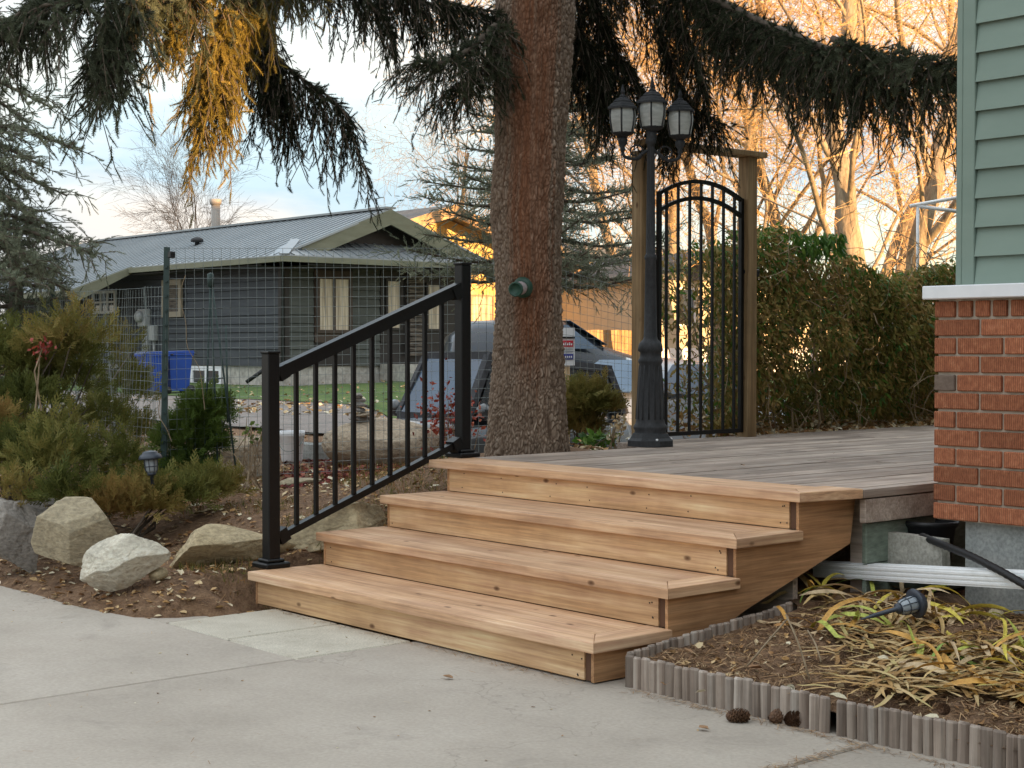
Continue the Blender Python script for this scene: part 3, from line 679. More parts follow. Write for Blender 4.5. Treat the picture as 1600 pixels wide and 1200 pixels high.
# windows
def window(parent, o, ex, w_, h_, n, dz=(0,0,1), frame=None, pane=None, fw=.06, curtain=None, rows=1, deep=.05):
    """window in a wall: o lower corner, ex along the wall, outward = ex x up, n panes across"""
    o = np.array(o, float); ex = np.array(ex, float); out = np.cross(ex, [0,0,1.0]); up = np.array([0,0,1.0])
    mb = MB()
    def bx_(a0, a1, b0, b1, d0, d1):
        P = [o+ex*a+up*b+out*d for d in (d0, d1) for (a, b) in ((a0,b0),(a1,b0),(a1,b1),(a0,b1))]
        mb.add(P, [(3,2,1,0),(4,5,6,7),(0,1,5,4),(1,2,6,5),(2,3,7,6),(3,0,4,7)])
    bx_(0, w_, 0, fw, -.02, deep); bx_(0, w_, h_-fw, h_, -.02, deep); bx_(0, fw, fw, h_-fw, -.02, deep); bx_(w_-fw, w_, fw, h_-fw, -.02, deep)
    for k in range(1, n): c = fw+(w_-2*fw)*k/n; bx_(c-fw/2.4, c+fw/2.4, fw, h_-fw, -.02, deep-.004)
    for k in range(1, rows): c = fw+(h_-2*fw)*k/rows; bx_(fw, w_-fw, c-fw/2.6, c+fw/2.6, -.018, deep-.008)
    wf = part('window', mb, frame, parent, o)
    cells = n
    for k in range(n):
        mb2 = MB(); a0 = fw+(w_-2*fw)*k/n; a1 = fw+(w_-2*fw)*(k+1)/n
        P = [o+ex*a+up*b+out*d for d in (.004, .014) for (a, b) in ((a0,fw),(a1,fw),(a1,h_-fw),(a0,h_-fw))]
        mb2.add(P, [(3,2,1,0),(4,5,6,7),(0,1,5,4),(1,2,6,5),(2,3,7,6),(3,0,4,7)])
        part('pane', mb2, pane, wf, o)
    return wf
def curtain_pane():
    m, nt, bs = newmat('curtained_window'); v = coords(nt, (11,11,.7)); f = noise(nt, v, 1, 4, .6, .5)
    nt.links.new(ramp(nt, f, [(.3, (.16,.125,.085)), (.45, (.36,.30,.215)), (.62, (.58,.50,.38))]), bs.inputs['Base Color']); bs.inputs['Roughness'].default_value = .5
    bs.inputs['Coat Weight'].default_value = .5; bs.inputs['Coat Roughness'].default_value = .03; return m
MT['curtained'] = curtain_pane()
MT['frame_brown'] = flat('brown_window_frame', (.055,.036,.025), .6)
Wy = lambda a: (0, 1, 0)
mb = MB(); mb.box((NX-.03, 16.48, 1.30), (NX+.015, 17.55, 2.98)); part('window_surround', mb, MT['frame_brown'], nh)
window(nh, (NX+.015, 16.52, 1.52), (0, 1, 0), .98, 1.34, 2, frame=MT['frame_brown'], pane=MT['curtained'], fw=.075)
mb = MB(); mb.box((NX-.03, 18.37, 1.3), (NX+.012, 20.8, 3.05)); part('porch_panel', mb, MT['dark_trim'], nh)
window(nh, (NX+.012, 18.50, 1.60), (0, 1, 0), .50, 1.24, 1, frame=MT['dark_trim'], pane=MT['curtained'], fw=.06)
window(nh, (NX+.012, 19.72, 1.58), (0, 1, 0), .50, 1.20, 1, frame=MT['dark_trim'], pane=MT['curtained'], fw=.06)
mb = MB()
for k in range(17): mb.cbox((NX+.013, 19.10+.012*(k % 2), .98+k*.117), (NX+.16+.01*(k % 3), 19.58-.012*((k+1) % 2), .98+k*.117+.10), .008)
part('stone_pillar', mb, MT['dark_brick'], nh)
mb = MB(); mb.box((NX+.0, 18.35, .3), (NX+1.0, 20.3, .78)); mb.box((NX+1.0, 18.4, .3), (NX+1.3, 20.6, .58)); part('porch_step', mb, MT['pale_foundation'], nh)
c = yp(148, 505, NY); window(nh, (c[0], NY-.02, 2.10), (1, 0, 0), 1.35, .62, 3, frame=MT['white_paint'], pane=MT['glass'], fw=.07, rows=2)
c = yp(298, 607, NY); window(nh, (c[0], NY+.04, .20), (1, 0, 0), 1.5, .52, 2, frame=MT['white_paint'], pane=MT['glass'], fw=.11)
c = yp(257, 485, NY); MT['tan_blind'] = flat('tan_blind', (.28,.24,.18), .7); window(nh, (c[0], NY-.035, 1.95), (1, 0, 0), 1.0, .95, 1, frame=MT['tan_blind'], pane=MT['dark_brick'], fw=.14)
mb = MB(); a = yp(225, 480, NY); mb.cbox((a[0], NY-.2, 1.72), (a[0]+.42, NY-.02, 2.18), .02); mb.lathe([(.15, 0), (.15, .1), (.1, .14)], (a[0]+.2, NY-.2, 1.98), 14, axis=(0, -1, 0))
for q in (.06, .17, .28): mb.tube([(a[0]+q, NY-.06, 1.72), (a[0]+q, NY-.06, .9)], .03, 6)
mb.cbox((a[0]+.5, NY-.16, 1.35), (a[0]+.8, NY-.02, 1.75), .02); mb.tube([(a[0]+.65, NY-.06, 1.35), (a[0]+.65, NY-.06, .9)], .03, 6)
part('electric_meter', mb, flat('grey_meter_box', (.33,.34,.34), .5), nh)
mb = MB(); mb.tube([(sxo-.05, EY-.06, 3.1), (NX+.08, NY-.06, 2.85), (NX+.08, NY-.06, .75)], .045, 6); q = yp(385, 612, NY-.5); mb.tube([(NX-.4, NY-.06, .80), (q[0], NY-.5, .38)], .05, 6); part('downspout', mb, MT['rubber'], nh)
v_ = yp(308, 378, 16.6); mb = MB(); zz = rz(16.6)+.04; mb.lathe([(.06, 0), (.06, .08), (.17, .10), (.16, .17), (.08, .22), (0.01, .23)], (v_[0], 16.6, zz), 10); part('roof_vent', mb, MT['rubber'], nh)
v_ = yp(337, 350, 19.5); mb = MB(); mb.tube([(v_[0], 19.5, 3.9), (v_[0], 19.5, 5.35)], .13, 10); mb.tube([(v_[0], 19.5, 5.35), (v_[0], 19.5, 5.5)], .17, 10); part('flue_pipe', mb, flat('pale_flue', (.30,.27,.24), .6), nh)

# wheeled bins by the wall
def bin_(px, D, col, label, S=.86):
    p = at(px, 600, D); x, y = p[0], p[1]; z = hz(x, y)+.03
    t = thing('wheeled_bin', label, 'bin', (x, y, z), 'wheeled bins by the dark house')
    mb = MB(); lo = [(-.19,-.26),(.19,-.26),(.19,.24),(-.19,.24)]; hi = [(-.25,-.33),(.25,-.33),(.25,.31),(-.25,.31)]
    mb.add([(x+a, y+b, z+.06) for a, b in lo]+[(x+a, y+b, z+.98) for a, b in hi], [(3,2,1,0),(4,5,6,7),(0,1,5,4),(1,2,6,5),(2,3,7,6),(3,0,4,7)])
    mb.cbox((x-.27, y-.37, z+.93), (x+.27, y+.34, z+.985), .012); part('body', mb, col, t)
    mb = MB(); mb.prism([(x-.27, y-.38, z+.99), (x-.27, y+.36, z+.99), (x-.27, y+.34, z+1.06), (x-.27, y-.30, z+1.04)], (.54, 0, 0)); part('lid', mb, col, t)
    mb = MB(); mb.tube([(x-.28, y+.40, z+.98), (x+.28, y+.40, z+.98)], .018, 8); part('handle', mb, MT['black_plastic'], t)
    for s in (-1, 1):
        mb = MB(); mb.lathe([(.10, -.03), (.10, .03)], (x+s*.22, y+.28, z+.10), 14, axis=(1, 0, 0)); part('wheel', mb, MT['rubber'], t)
    t.scale = (S, S, S)
blue = flat('blue_plastic', (.012,.055,.30), .45)
bin_(239, 33.2, blue, 'blue wheeled bin beside the fence post, nearer the black bin')
bin_(276, 33.8, blue, 'blue wheeled bin nearest the basement window of the dark house')
bin_(217, 33.6, MT['black_plastic'], 'black wheeled bin under the electric meter')

# ------------------------------------------------------------------ sunlit houses further along the lane
def yellow_mat(): return M('yellow_stucco', [(.3, (.66,.46,.16)), (.7, (.78,.56,.22))], (1,1,1), .85, .1, .01, fine=9)
MT['yellow'] = yellow_mat(); MT['tan_trim'] = flat('tan_fascia', (.42,.27,.15), .7); MT['shingle'] = M('grey_shingles', [(.3, (.09,.085,.085)), (.7, (.17,.165,.16))], (3,3,3), .9, .3, fine=8)
YX = -35.5; ya = xp(681, 326, YX); ey = ya[1]
yh = thing('yellow_house', 'sunlit yellow house with peach gable behind the dark bungalow', 'house', (YX-4, ey+3, .3))
yz = ya[2]-.2
mb = MB(); mb.box((YX-10, ey-4.6, 0), (YX, ey+5.2, 4.0)); mb.prism([(YX, ey-4.6, 4.0), (YX, ey, yz), (YX, ey+5.2, 4.0)], (-10, 0, 0)); part('wall', mb, MT['yellow'], yh)
mb = MB()
for s, L in ((-1, 5.3), (1, 5.9)):
    k_ = (yz-3.75)/5.2
    mb.prism([(YX+.9, ey, yz+.06), (YX+.9, ey+s*L, yz+.06-k_*L), (YX+.9, ey+s*L, yz+.26-k_*L), (YX+.9, ey, yz+.26)], (-11.5, 0, 0))
part('roof', mb, MT['shingle'], yh)
mb = MB()
for s, L in ((-1, 5.3), (1, 5.9)):
    mb.prism([(YX+.91, ey, yz-.12), (YX+.91, ey+s*L, yz-.12-k_*L), (YX+.91, ey+s*L, yz+.26-k_*L), (YX+.91, ey, yz+.26)], (.06, 0, 0))
part('rake_board', mb, MT['tan_trim'], yh)
mb = MB(); mb.box((YX-8, ey+5.2, 0), (YX-.02, ey+17, 3.4)); part('wing_wall', mb, MT['yellow'], yh)
mb = MB(); mb.prism([(YX+.7, ey+5, 3.3), (YX-4, ey+5, 5.1), (YX-8.7, ey+5, 3.3)], (0, 12.4, 0)); part('wing_roof', mb, MT['shingle'], yh)
bb = MB()
for q in np.arange(ey-4.5, ey+17, .42): bb.box((YX+.001, q, .3), (YX+.022, q+.06, 3.3))
part('batten', bb, MT['yellow'], yh)['kind'] = 'stuff'
a = xp(733, 500, YX); window(yh, (YX+.03, a[1], 1.7), (0, 1, 0), 1.0, 1.2, 1, frame=MT['tan_trim'], pane=MT['curtained'], fw=.07)
fn = thing('board_fence', 'brown upright board fence in front of the yellow house', 'fence', (YX+4, ey+5, .2))
for k in range(40):
    y = ey-.2+k*.155; mb = MB(); mb.cbox((YX+4, y, .0), (YX+4.03, y+.145, 1.72+.01*random.random()), .004); part('board', mb, MT['post_wood'], fn)
# small porch house seen through the gate
pX = -30.5; pa = xp(1080, 402, pX)
ph = thing('porch_house', 'pale house with small grey gable roof seen through the arched gate', 'house', (pX-3, pa[1], .3))
mb = MB(); mb.box((pX-6, pa[1]-1.5, 0), (pX, pa[1]+8, pa[2]-.75)); part('wall', mb, flat('cream_wall', (.50,.42,.30), .8), ph)
mb = MB()
for s in (-1, 1): mb.prism([(pX+.5, pa[1], pa[2]), (pX+.5, pa[1]+s*1.9, pa[2]-.8), (pX+.5, pa[1]+s*1.9, pa[2]-.65), (pX+.5, pa[1], pa[2]+.15)], (-7, 0, 0))
part('roof', mb, MT['shingle'], ph)
mb = MB(); mb.prism([(pX+.1, pa[1]-1.5, pa[2]-.75), (pX+.1, pa[1], pa[2]-.05), (pX+.1, pa[1]+1.5, pa[2]-.75)], (-.2, 0, 0)); part('gable', mb, MT['shingle'], ph)
a = xp(1056, 510, pX); window(ph, (pX+.02, a[1], a[2]), (0, 1, 0), .85, 1.25, 1, frame=MT['white_paint'], pane=MT['glass'], fw=.07)
mb = MB(); mb.box((pX+.0, pa[1]-1.6, .0), (pX+.06, pa[1]+8, 1.15)); part('base_panel', mb, MT['white_paint'], ph)

# ------------------------------------------------------------------ parked vehicles
def veh(name, label, loc, yaw, prof, glass, width, paint, wheels, extra=None):
    """car from a side profile: prof lists (x, z_low, z_high, half width low, half width high) stations along its length, nose at +x"""
    t = thing(name, label, 'car', loc, 'cars parked along the lane')
    Rm = Matrix.Translation(Vector(loc)) @ Matrix.Rotation(yaw, 4, 'Z')
    def W(p): return Rm @ Vector(p)
    mb = MB(); ns = 10; rows = []
    for (x, zl, zh, wl, wh) in prof:
        ring = []
        for k in range(ns+1):
            a = math.pi*k/ns; c = math.cos(a); s_ = math.sin(a)
            yy = math.copysign(abs(c)**.35, c)*(wl+(wh-wl)*s_**2); z = zl+(zh-zl)*s_**.55
            ring.append(W((x, yy, z)))
        rows.append(ring)
    vs = [p for r in rows for p in r]; n1 = ns+1; fs = []
    for i in range(len(rows)-1):
        for k in range(ns): fs.append((i*n1+k, i*n1+k+1, (i+1)*n1+k+1, (i+1)*n1+k))
    fs.append(tuple(range(n1))); fs.append(tuple(range((len(rows)-1)*n1, len(rows)*n1)))
    mb.add(vs, fs, True); body = part('body', mb, paint, t)
    for g_ in glass:
        mb = MB(); P = [Vector(p) for p in g_[1]]; nrm = (P[1]-P[0]).cross(P[2]-P[0]).normalized()*.012
        mb.prism([W(p) for p in P], (Rm.to_3x3() @ nrm)); part(g_[0], mb, g_[2] if len(g_) > 2 else MT['car_glass'], t)
    for (x, y, r) in wheels:
        mb = MB(); mb.lathe([(r*.6, -.10), (r*.95, -.11), (r, -.07), (r, .07), (r*.95, .11), (r*.6, .10)], W((x, y, r)), 20, axis=Rm.to_3x3() @ Vector((0, 1, 0))); wh_ = part('wheel', mb, MT['rubber'], t)
        mb = MB(); s = 1 if y > 0 else -1; mb.lathe([(r*.62, -.01), (r*.58, .03), (r*.2, .05)], W((x, y+s*.09, r)), 14, axis=Rm.to_3x3() @ Vector((0, s, 0))); part('rim', mb, MT['white_metal'], wh_)
    if extra: extra(t, W)
    return t
pa_black = M('black_car_paint', [(.3, (.012,.012,.014)), (.7, (.018,.018,.02))], (3,3,3), .3, 0, coat=1)
pa_canvas = M('black_canvas_top', [(.3, (.03,.03,.033)), (.7, (.05,.05,.055))], (30,30,30), .85, .3, .004)
pa_silver = M('silver_car_paint', [(.3, (.20,.21,.235)), (.7, (.25,.265,.29))], (3,3,3), .3, 0, metal=.4, coat=.7)
pa_dark = M('dark_blue_car_paint', [(.3, (.018,.022,.03)), (.7, (.025,.03,.04))], (3,3,3), .3, 0, metal=.2, coat=.5)
# black soft top off-roader, nose towards -y
p = at(718, 640, 19.2); zg = -.66
def jeep_extra(t, W):
    mb = MB()
    mb.add([(-1.9,-.68,1.56),(.02,-.66,1.71),(.02,.66,1.71),(-1.9,.68,1.56),(-1.9,-.60,1.63),(.0,-.58,1.79),(.0,.58,1.79),(-1.9,.60,1.63)], [(3,2,1,0),(4,5,6,7),(0,1,5,4),(1,2,6,5),(2,3,7,6),(3,0,4,7)])
    mbx = MB(); mbx.add([tuple(W(v)) for v in mb.v], mb.f)
    for (a, b) in (((.42, .66, 1.02), (.02, .60, 1.78)), ((.42, -.66, 1.02), (.02, -.60, 1.78)), ((.42, .66, 1.02), (.42, -.66, 1.02)), ((.03, .60, 1.76), (.03, -.60, 1.76)), ((-.95, .69, 1.0), (-.95, .66, 1.75)), ((-.95, -.69, 1.0), (-.95, -.66, 1.75)), ((-2.15, .69, 1.0), (-1.88, .66, 1.58)), ((-2.15, -.69, 1.0), (-1.88, -.66, 1.58)), ((-1.9, .68, 1.58), (.0, .62, 1.74)), ((-1.9, -.68, 1.58), (0, -.62, 1.74)), ((-2.15, .69, 1.02), (-2.15, -.69, 1.02)), ((-2.02, .68, 1.3), (-2.02, -.68, 1.3))):
        mbx.bar(W(a), W(b), .09, .09)
    part('soft_top', mbx, pa_canvas, t)
    for s in (-1, 1):
        mb = MB(); mb.lathe([(.02, 0), (.10, .0), (.11, .05), (.06, .10)], W((.3, s*.86, 1.1)), 10, axis=Vector(W((1,0,0)))-Vector(W((0,0,0)))); part('mirror', mb, pa_black, t)
        mb = MB(); mb.lathe([(.10, 0), (.10, .04), (.05, .06)], W((1.72, s*.45, .80)), 14, axis=Vector(W((1,0,0)))-Vector(W((0,0,0)))); part('headlight', mb, MT['grey_glass'], t)
    mb = MB(); mb.cbox((1.78, -.75, .42), (1.92, .75, .56), .02); mm = MB(); mm.add([tuple(W(v)) for v in mb.v], mb.f); part('bumper', mm, MT['black_plastic'], t)
veh('soft_top_jeep', 'black soft top off-road car half hidden behind the spruce trunk', (p[0], p[1], zg), R(-90),
    [(-2.3, .45, .98, .70, .70), (-2.2, .40, 1.02, .74, .72), (.3, .40, 1.04, .74, .72), (.5, .40, 1.02, .74, .60), (1.6, .42, .95, .62, .52), (1.78, .5, .85, .55, .5)],
    [('windscreen', [(.44, .60, 1.06), (.44, -.60, 1.06), (.07, -.55, 1.72), (.07, .55, 1.72)]),
     ('side_window', [(.30, .70, 1.06), (-.90, .70, 1.06), (-.90, .665, 1.70), (.0, .64, 1.70)], MT['glass']), ('side_window', [(-1.0, .70, 1.06), (-2.05, .70, 1.06), (-1.86, .665, 1.54), (-1.0, .665, 1.64)], MT['glass']),
     ('side_window', [(.30, -.70, 1.06), (.0, -.64, 1.70), (-.90, -.665, 1.70), (-.90, -.70, 1.06)], MT['glass'])],
    1.5, pa_black, [(1.25, .74, .37), (1.25, -.74, .37), (-1.5, .74, .37), (-1.5, -.74, .37)], jeep_extra)
# silver saloon behind it
def sedan_extra(t, W):
    for s in (-1, 1):
        mb = MB(); c = W((.62, s*.93, .98)); mb.cbox((-.09, -.10, -.055), (.07, .10, .065), .03, Matrix.Translation(c)); part('mirror', mb, MT['black_plastic'], t)
        mb = MB(); c = [W(q) for q in ((-.25, s*.905, .78), (-.45, s*.905, .78))]; mb.bar(c[0], c[1], .02, .03); part('door_handle', mb, MT['white_metal'], t)
        mb = MB(); c = [(2.02, s*.50, .62), (1.72, s*.80, .70), (1.80, s*.80, .60), (2.12, s*.52, .52)]; mb.prism([W(q) for q in c], (0, 0, .03)); part('headlight', mb, MT['grey_glass'], t)
p = at(1010, 640, 22.0); zg2 = -.42
veh('silver_saloon', 'silver saloon with black mirror parked behind the soft top car', (p[0], p[1], zg2), R(-90),
    [(-2.3, .3, .80, .72, .66), (-2.15, .22, .98, .86, .74), (-1.6, .2, 1.06, .90, .74), (-1.0, .2, 1.42, .91, .60), (-.2, .2, 1.48, .91, .60), (.35, .2, 1.42, .91, .60), (1.05, .2, 1.00, .90, .74), (1.8, .22, .84, .88, .70), (2.15, .3, .66, .78, .6)],
    [('windscreen', [(1.03, .70, 1.02), (1.03, -.70, 1.02), (.38, -.55, 1.44), (.38, .55, 1.44)]),
     ('side_window', [(.80, .905, .98), (-.30, .915, .98), (-.30, .78, 1.38), (.28, .76, 1.38)]), ('side_window', [(-.36, .915, .98), (-1.25, .91, .98), (-.95, .76, 1.36), (-.36, .78, 1.38)]),
     ('side_window', [(.80, -.905, .98), (.28, -.76, 1.38), (-.30, -.78, 1.38), (-.30, -.915, .98)]), ('side_window', [(-.36, -.915, .98), (-.36, -.78, 1.38), (-.95, -.76, 1.36), (-1.25, -.91, .98)])],
    1.8, pa_silver, [(1.35, .82, .32), (1.35, -.82, .32), (-1.35, .82, .32), (-1.35, -.82, .32)], sedan_extra)
# dark hatchback in the yellow house's drive
def hatch_extra(t, W):
    for s in (-1, 1):
        mb = MB(); c = [(1.92, s*.45, .72), (1.45, s*.78, .84), (1.55, s*.80, .70), (2.02, s*.5, .60)]; mb.prism([W(q) for q in c], (0, 0, .04)); part('headlight', mb, MT['white_paint'], t)
p = at(850, 560, 31.0)
veh('dark_hatchback', 'dark blue hatchback facing the lane in front of the yellow house', (p[0], p[1], .12), R(62),
    [(-2.0, .3, .9, .72, .66), (-1.9, .22, 1.3, .86, .66), (-1.5, .2, 1.58, .88, .60), (-.3, .2, 1.64, .89, .62), (.35, .2, 1.58, .89, .62), (1.10, .2, 1.10, .88, .74), (1.7, .22, .92, .86, .70), (2.05, .3, .72, .74, .6)],
    [('windscreen', [(1.10, .70, 1.12), (1.10, -.70, 1.12), (.38, -.56, 1.60), (.38, .56, 1.60)]),
     ('side_window', [(.85, .89, 1.04), (-.30, .90, 1.04), (-.30, .80, 1.50), (.28, .78, 1.50)]), ('side_window', [(.85, -.89, 1.04), (.28, -.78, 1.50), (-.30, -.80, 1.50), (-.30, -.90, 1.04)])],
    1.8, pa_dark, [(1.35, .80, .33), (1.35, -.80, .33), (-1.3, .80, .33), (-1.3, -.80, .33)], hatch_extra)
# little red, white and blue notice board on a post behind the trunk
c = at(890, 545, 16.0); z0 = hz(c[0], c[1]); s_ = 16.0/FPX
sg = thing('notice_sign', 'white notice with red and blue bands on a post beside the trunk', 'sign', (c[0], c[1], z0))
rx = RT; nv = -FW
def sgb(u0, u1, pya, pyb, off, mat, name):
    za = c[2]+(545-pya)*s_; zb = c[2]+(545-pyb)*s_; P = [c*[1,1,0]+rx*u*s_+[0,0,z]+nv*off for (u, z) in ((u0,za),(u1,za),(u1,zb),(u0,zb))]
    mb = MB(); mb.prism(P, tuple(nv*.006)); return part(name, mb, mat, sg)
red = flat('sign_red', (.55,.02,.04), .5); navy = flat('sign_blue', (.025,.03,.25), .5)
sgb(-22, 8, 571, 512, 0, MT['white_paint'], 'panel'); sgb(-20, 6, 542, 532, .008, red, 'red_band'); sgb(-20, 6, 562, 553, .008, navy, 'blue_band')
for q in (3, 0, -3, -6, -9, -12): sgb(q-1, q+.8, 539.5, 535+1.5*(q % 2), .016, MT['white_paint'], 'letter'); sgb(q-1, q+.7, 559, 556, .016, MT['white_paint'], 'letter')
sgb(-20, 5, 546, 545, .008, MT['grey_glass'], 'print_line'); sgb(-20, 5, 550, 549, .008, MT['grey_glass'], 'print_line'); sgb(-22, 8, 529, 526, .008, MT['rubber'], 'print_line')
mb = MB(); q = c+rx*(-4*s_)-nv*.03; mb.tube([(q[0], q[1], z0-.2), (q[0], q[1], c[2]+.2)], .03, 8); part('post', mb, MT['post_wood'], sg)

# ------------------------------------------------------------------ foliage tools
def unit(a): return a/np.maximum(np.linalg.norm(a, axis=-1, keepdims=True), 1e-9)
def frames(d, roll=None):
    """rotation matrices whose z axis is d"""
    d = unit(np.asarray(d, float)); n = len(d)
    ref = np.where(np.abs(d[:,2:3]) < .9, np.array([[0,0,1.]]), np.array([[1.,0,0]]))
    a = unit(np.cross(ref, d)); b = np.cross(d, a)
    if roll is None: roll = RNG.uniform(0, 2*math.pi, n)
    c, s = np.cos(roll)[:,None], np.sin(roll)[:,None]
    return np.stack([a*c+b*s, b*c-a*s, d], -1)
def scatter(TV, TF, pos, Rm, scale, tint, tvar=.12, TT_=None):
    """copies of a template (verts TV, faces TF) at pos, turned by Rm"""
    n = len(pos); sc = np.asarray(scale, float); sc = sc[:,None,None] if sc.ndim == 1 else sc[:,None,:]
    V = np.einsum('nij,nkj->nki', Rm, TV[None]*sc)+pos[:,None,:]
    F = TF[None]+(np.arange(n)*len(TV))[:,None,None]
    t = np.repeat(np.asarray(tint, float)[:,None], len(TF), 1)
    if TT_ is not None: t = t+TT_[None]
    t = np.clip(t+RNG.uniform(-tvar, tvar, t.shape), 0, 1)
    return V.reshape(-1,3), F.reshape(-1, TF.shape[1]), t.ravel()
class Acc:
    def __init__(s): s.V = []; s.F = []; s.T = []; s.n = 0
    def add(s, V, F, T): s.V.append(V); s.F.append(F+s.n); s.T.append(T); s.n += len(V)
    def obj(s, name, mat, parent):
        V = np.concatenate(s.V)-(WL[parent.name] if parent is not None else 0)
        return nobj(name, npmesh(V, np.concatenate(s.F), np.concatenate(s.T)), mat, parent)
def tassel(n, seed, w=.10, fl=.19, lean=.6):
    """spruce twig of unit length along z: a thin core and n needles"""
    r = np.random.default_rng(seed); V = []; F = []; T = []
    for k, (z, rr) in enumerate(((0, .03), (.55, .045), (1, .01))):
        for j in range(4): a = j*math.pi/2; V.append((rr*math.cos(a), rr*math.sin(a), z))
    for k in range(2):
        for j in range(4):
            a, b, c, d = k*4+j, k*4+(j+1)%4, k*4+4+(j+1)%4, k*4+4+j; F += [(a, b, c), (a, c, d)]; T += [-.25, -.25]
    for i in range(n):
        z = (i+r.random())/n*.98; th = i*2.4+r.uniform(-.3, .3); L = fl*(1-.35*z)*r.uniform(.75, 1.15); e = lean+r.uniform(-.2, .25)
        o = np.array([math.cos(th), math.sin(th), 0]); tg = np.array([-math.sin(th), math.cos(th), 0])
        b = o*.02+[0, 0, z]; tip = b+o*L*math.sin(e+.35)+np.array([0, 0, L*math.cos(e+.35)])
        k = len(V); V += [b-tg*w*.16, b+tg*w*.16, tip]; F.append((k, k+1, k+2)); T.append(r.uniform(-.1, .2))
    return np.array(V), np.array(F), np.array(T)
TAS = [tassel(54, s, .145, .27, .75) for s in range(3)]; TAS_LO = [tassel(22, s+5, .16, .22) for s in range(3)]
def put_tassels(acc, P, D, L, tint, lo=False):
    P = np.asarray(P); D = np.asarray(D); L = np.asarray(L); tint = np.asarray(tint); pick = RNG.integers(0, 3, len(P))
    for k in range(3):
        s = pick == k
        if s.any():
            t = (TAS_LO if lo else TAS)[k]; acc.add(*scatter(t[0], t[1], P[s], frames(D[s]), L[s], tint[s], .10, t[2]))
def poly(pts, n):
    pts = np.asarray(pts, float); s = np.r_[0, np.cumsum(np.linalg.norm(np.diff(pts, axis=0), axis=1))]; u = np.linspace(0, s[-1], n)
    # smooth
    q = np.stack([np.interp(u, s, pts[:,k]) for k in range(3)], -1)
    for _ in range(3): q[1:-1] = (q[:-2]+2*q[1:-1]+q[2:])/4
    return q
def spruce_limb(acc, wood_mb, path, n, slen, lat, droop, tl=.085, tint=.5, rad=.018, flat_=0, lo=False, step=.05, t0=0., up=0., fork=.5, dens=1.7):
    """limb along path; n strands leave it sideways and hang, each carrying needle twigs
    lat: sideways push, droop: pull of gravity per step"""
    q = poly(path, 24); k = len(q); wood_mb.tube(q, [rad*(1-.75*i/k) for i in range(k)], 5)
    tang = unit(np.gradient(q, axis=0)); P = []; D = []; Ls = []; T = []
    n = int(n*(1.0 if lo else dens)); tl = tl*(1 if lo else .78); slen = (slen[0]*.85, slen[1]*.9) if not lo else slen
    for s in range(n):
        t = t0+(1-t0)*(s+RNG.random())/n; i = min(int(t*(k-1)), k-2); f = t*(k-1)-i
        p = q[i]*(1-f)+q[i+1]*f; tg = tang[i]; side = unit(np.cross(tg, [0,0,1.])); sg = 1 if s % 2 else -1
        d = unit(side*sg*lat*RNG.uniform(.5, 1.2)+tg*RNG.uniform(.15, .7)+np.array([0, 0, up+RNG.uniform(-.15, .15)]))
        L = (slen[0]*.7+(slen[1]*1.35-slen[0]*.7)*RNG.random()**1.7)*(1-.35*t*flat_); ns = max(2, int(L/step)); tb = tint+RNG.uniform(-.2, .2); pts = [p]
        for j in range(ns):
            d = unit(d+np.array([0, 0, -droop])*(1 if d[2] > -.93 else 0)+RNG.normal(0, .16, 3)); p = p+d*step*.8; pts.append(p)
            sd = unit(np.cross(d, RNG.normal(0, 1, 3)))
            fade = 1-.35*j/ns
            for e in (-1, 1):
                if RNG.random() < .86:
                    P.append(p); D.append(unit(d+sd*e*RNG.uniform(.5, 1.3)*(.85 if d[2] < -.8 else 1)+np.array([0,0,-.6*droop]))); Ls.append(tl*RNG.uniform(.55, 1.1)*fade); T.append(tb+RNG.uniform(-.1,.1))
            if RNG.random() < fork:
                # short side spray
                dd = unit(d+unit(np.cross(d, RNG.normal(0,1,3)))*.9); pp = p; fk = [p]
                for _ in range(2+int(RNG.random()*4)):
                    dd = unit(dd+np.array([0,0,-droop*1.3])); pp = pp+dd*min(step, tl*.75); fk.append(pp); P.append(pp); D.append(unit(dd+RNG.normal(0,.35,3))); Ls.append(tl*RNG.uniform(.6, 1.1)); T.append(tb+.1)
                if not lo: wood_mb.tube([fk[0], fk[-1]], .0025, 3, cap=False)
        P.append(p); D.append(d); Ls.append(tl); T.append(tb)
        pl_ = pts[::2]+([pts[-1]] if len(pts) % 2 == 0 else []); wood_mb.tube(pl_, [.0032]*len(pl_), 3, cap=False)
    nl = int(len(q)*(5 if lo else 7)*max(.3, np.linalg.norm(q[-1]-q[0])/1.5))
    for s in range(nl):
        t = t0+(1-t0)*RNG.random(); i = min(int(t*(k-1)), k-2); P.append(q[i]+(q[i+1]-q[i])*RNG.random()); D.append(unit(tang[i]*.7+RNG.normal(0, .75, 3)+[0, 0, .15])); Ls.append(tl*RNG.uniform(.7, 1.3)); T.append(tint+RNG.uniform(-.15, .25))
    put_tassels(acc, P, D, Ls, T, lo)
def A(*pts): return [at(*p) for p in pts]

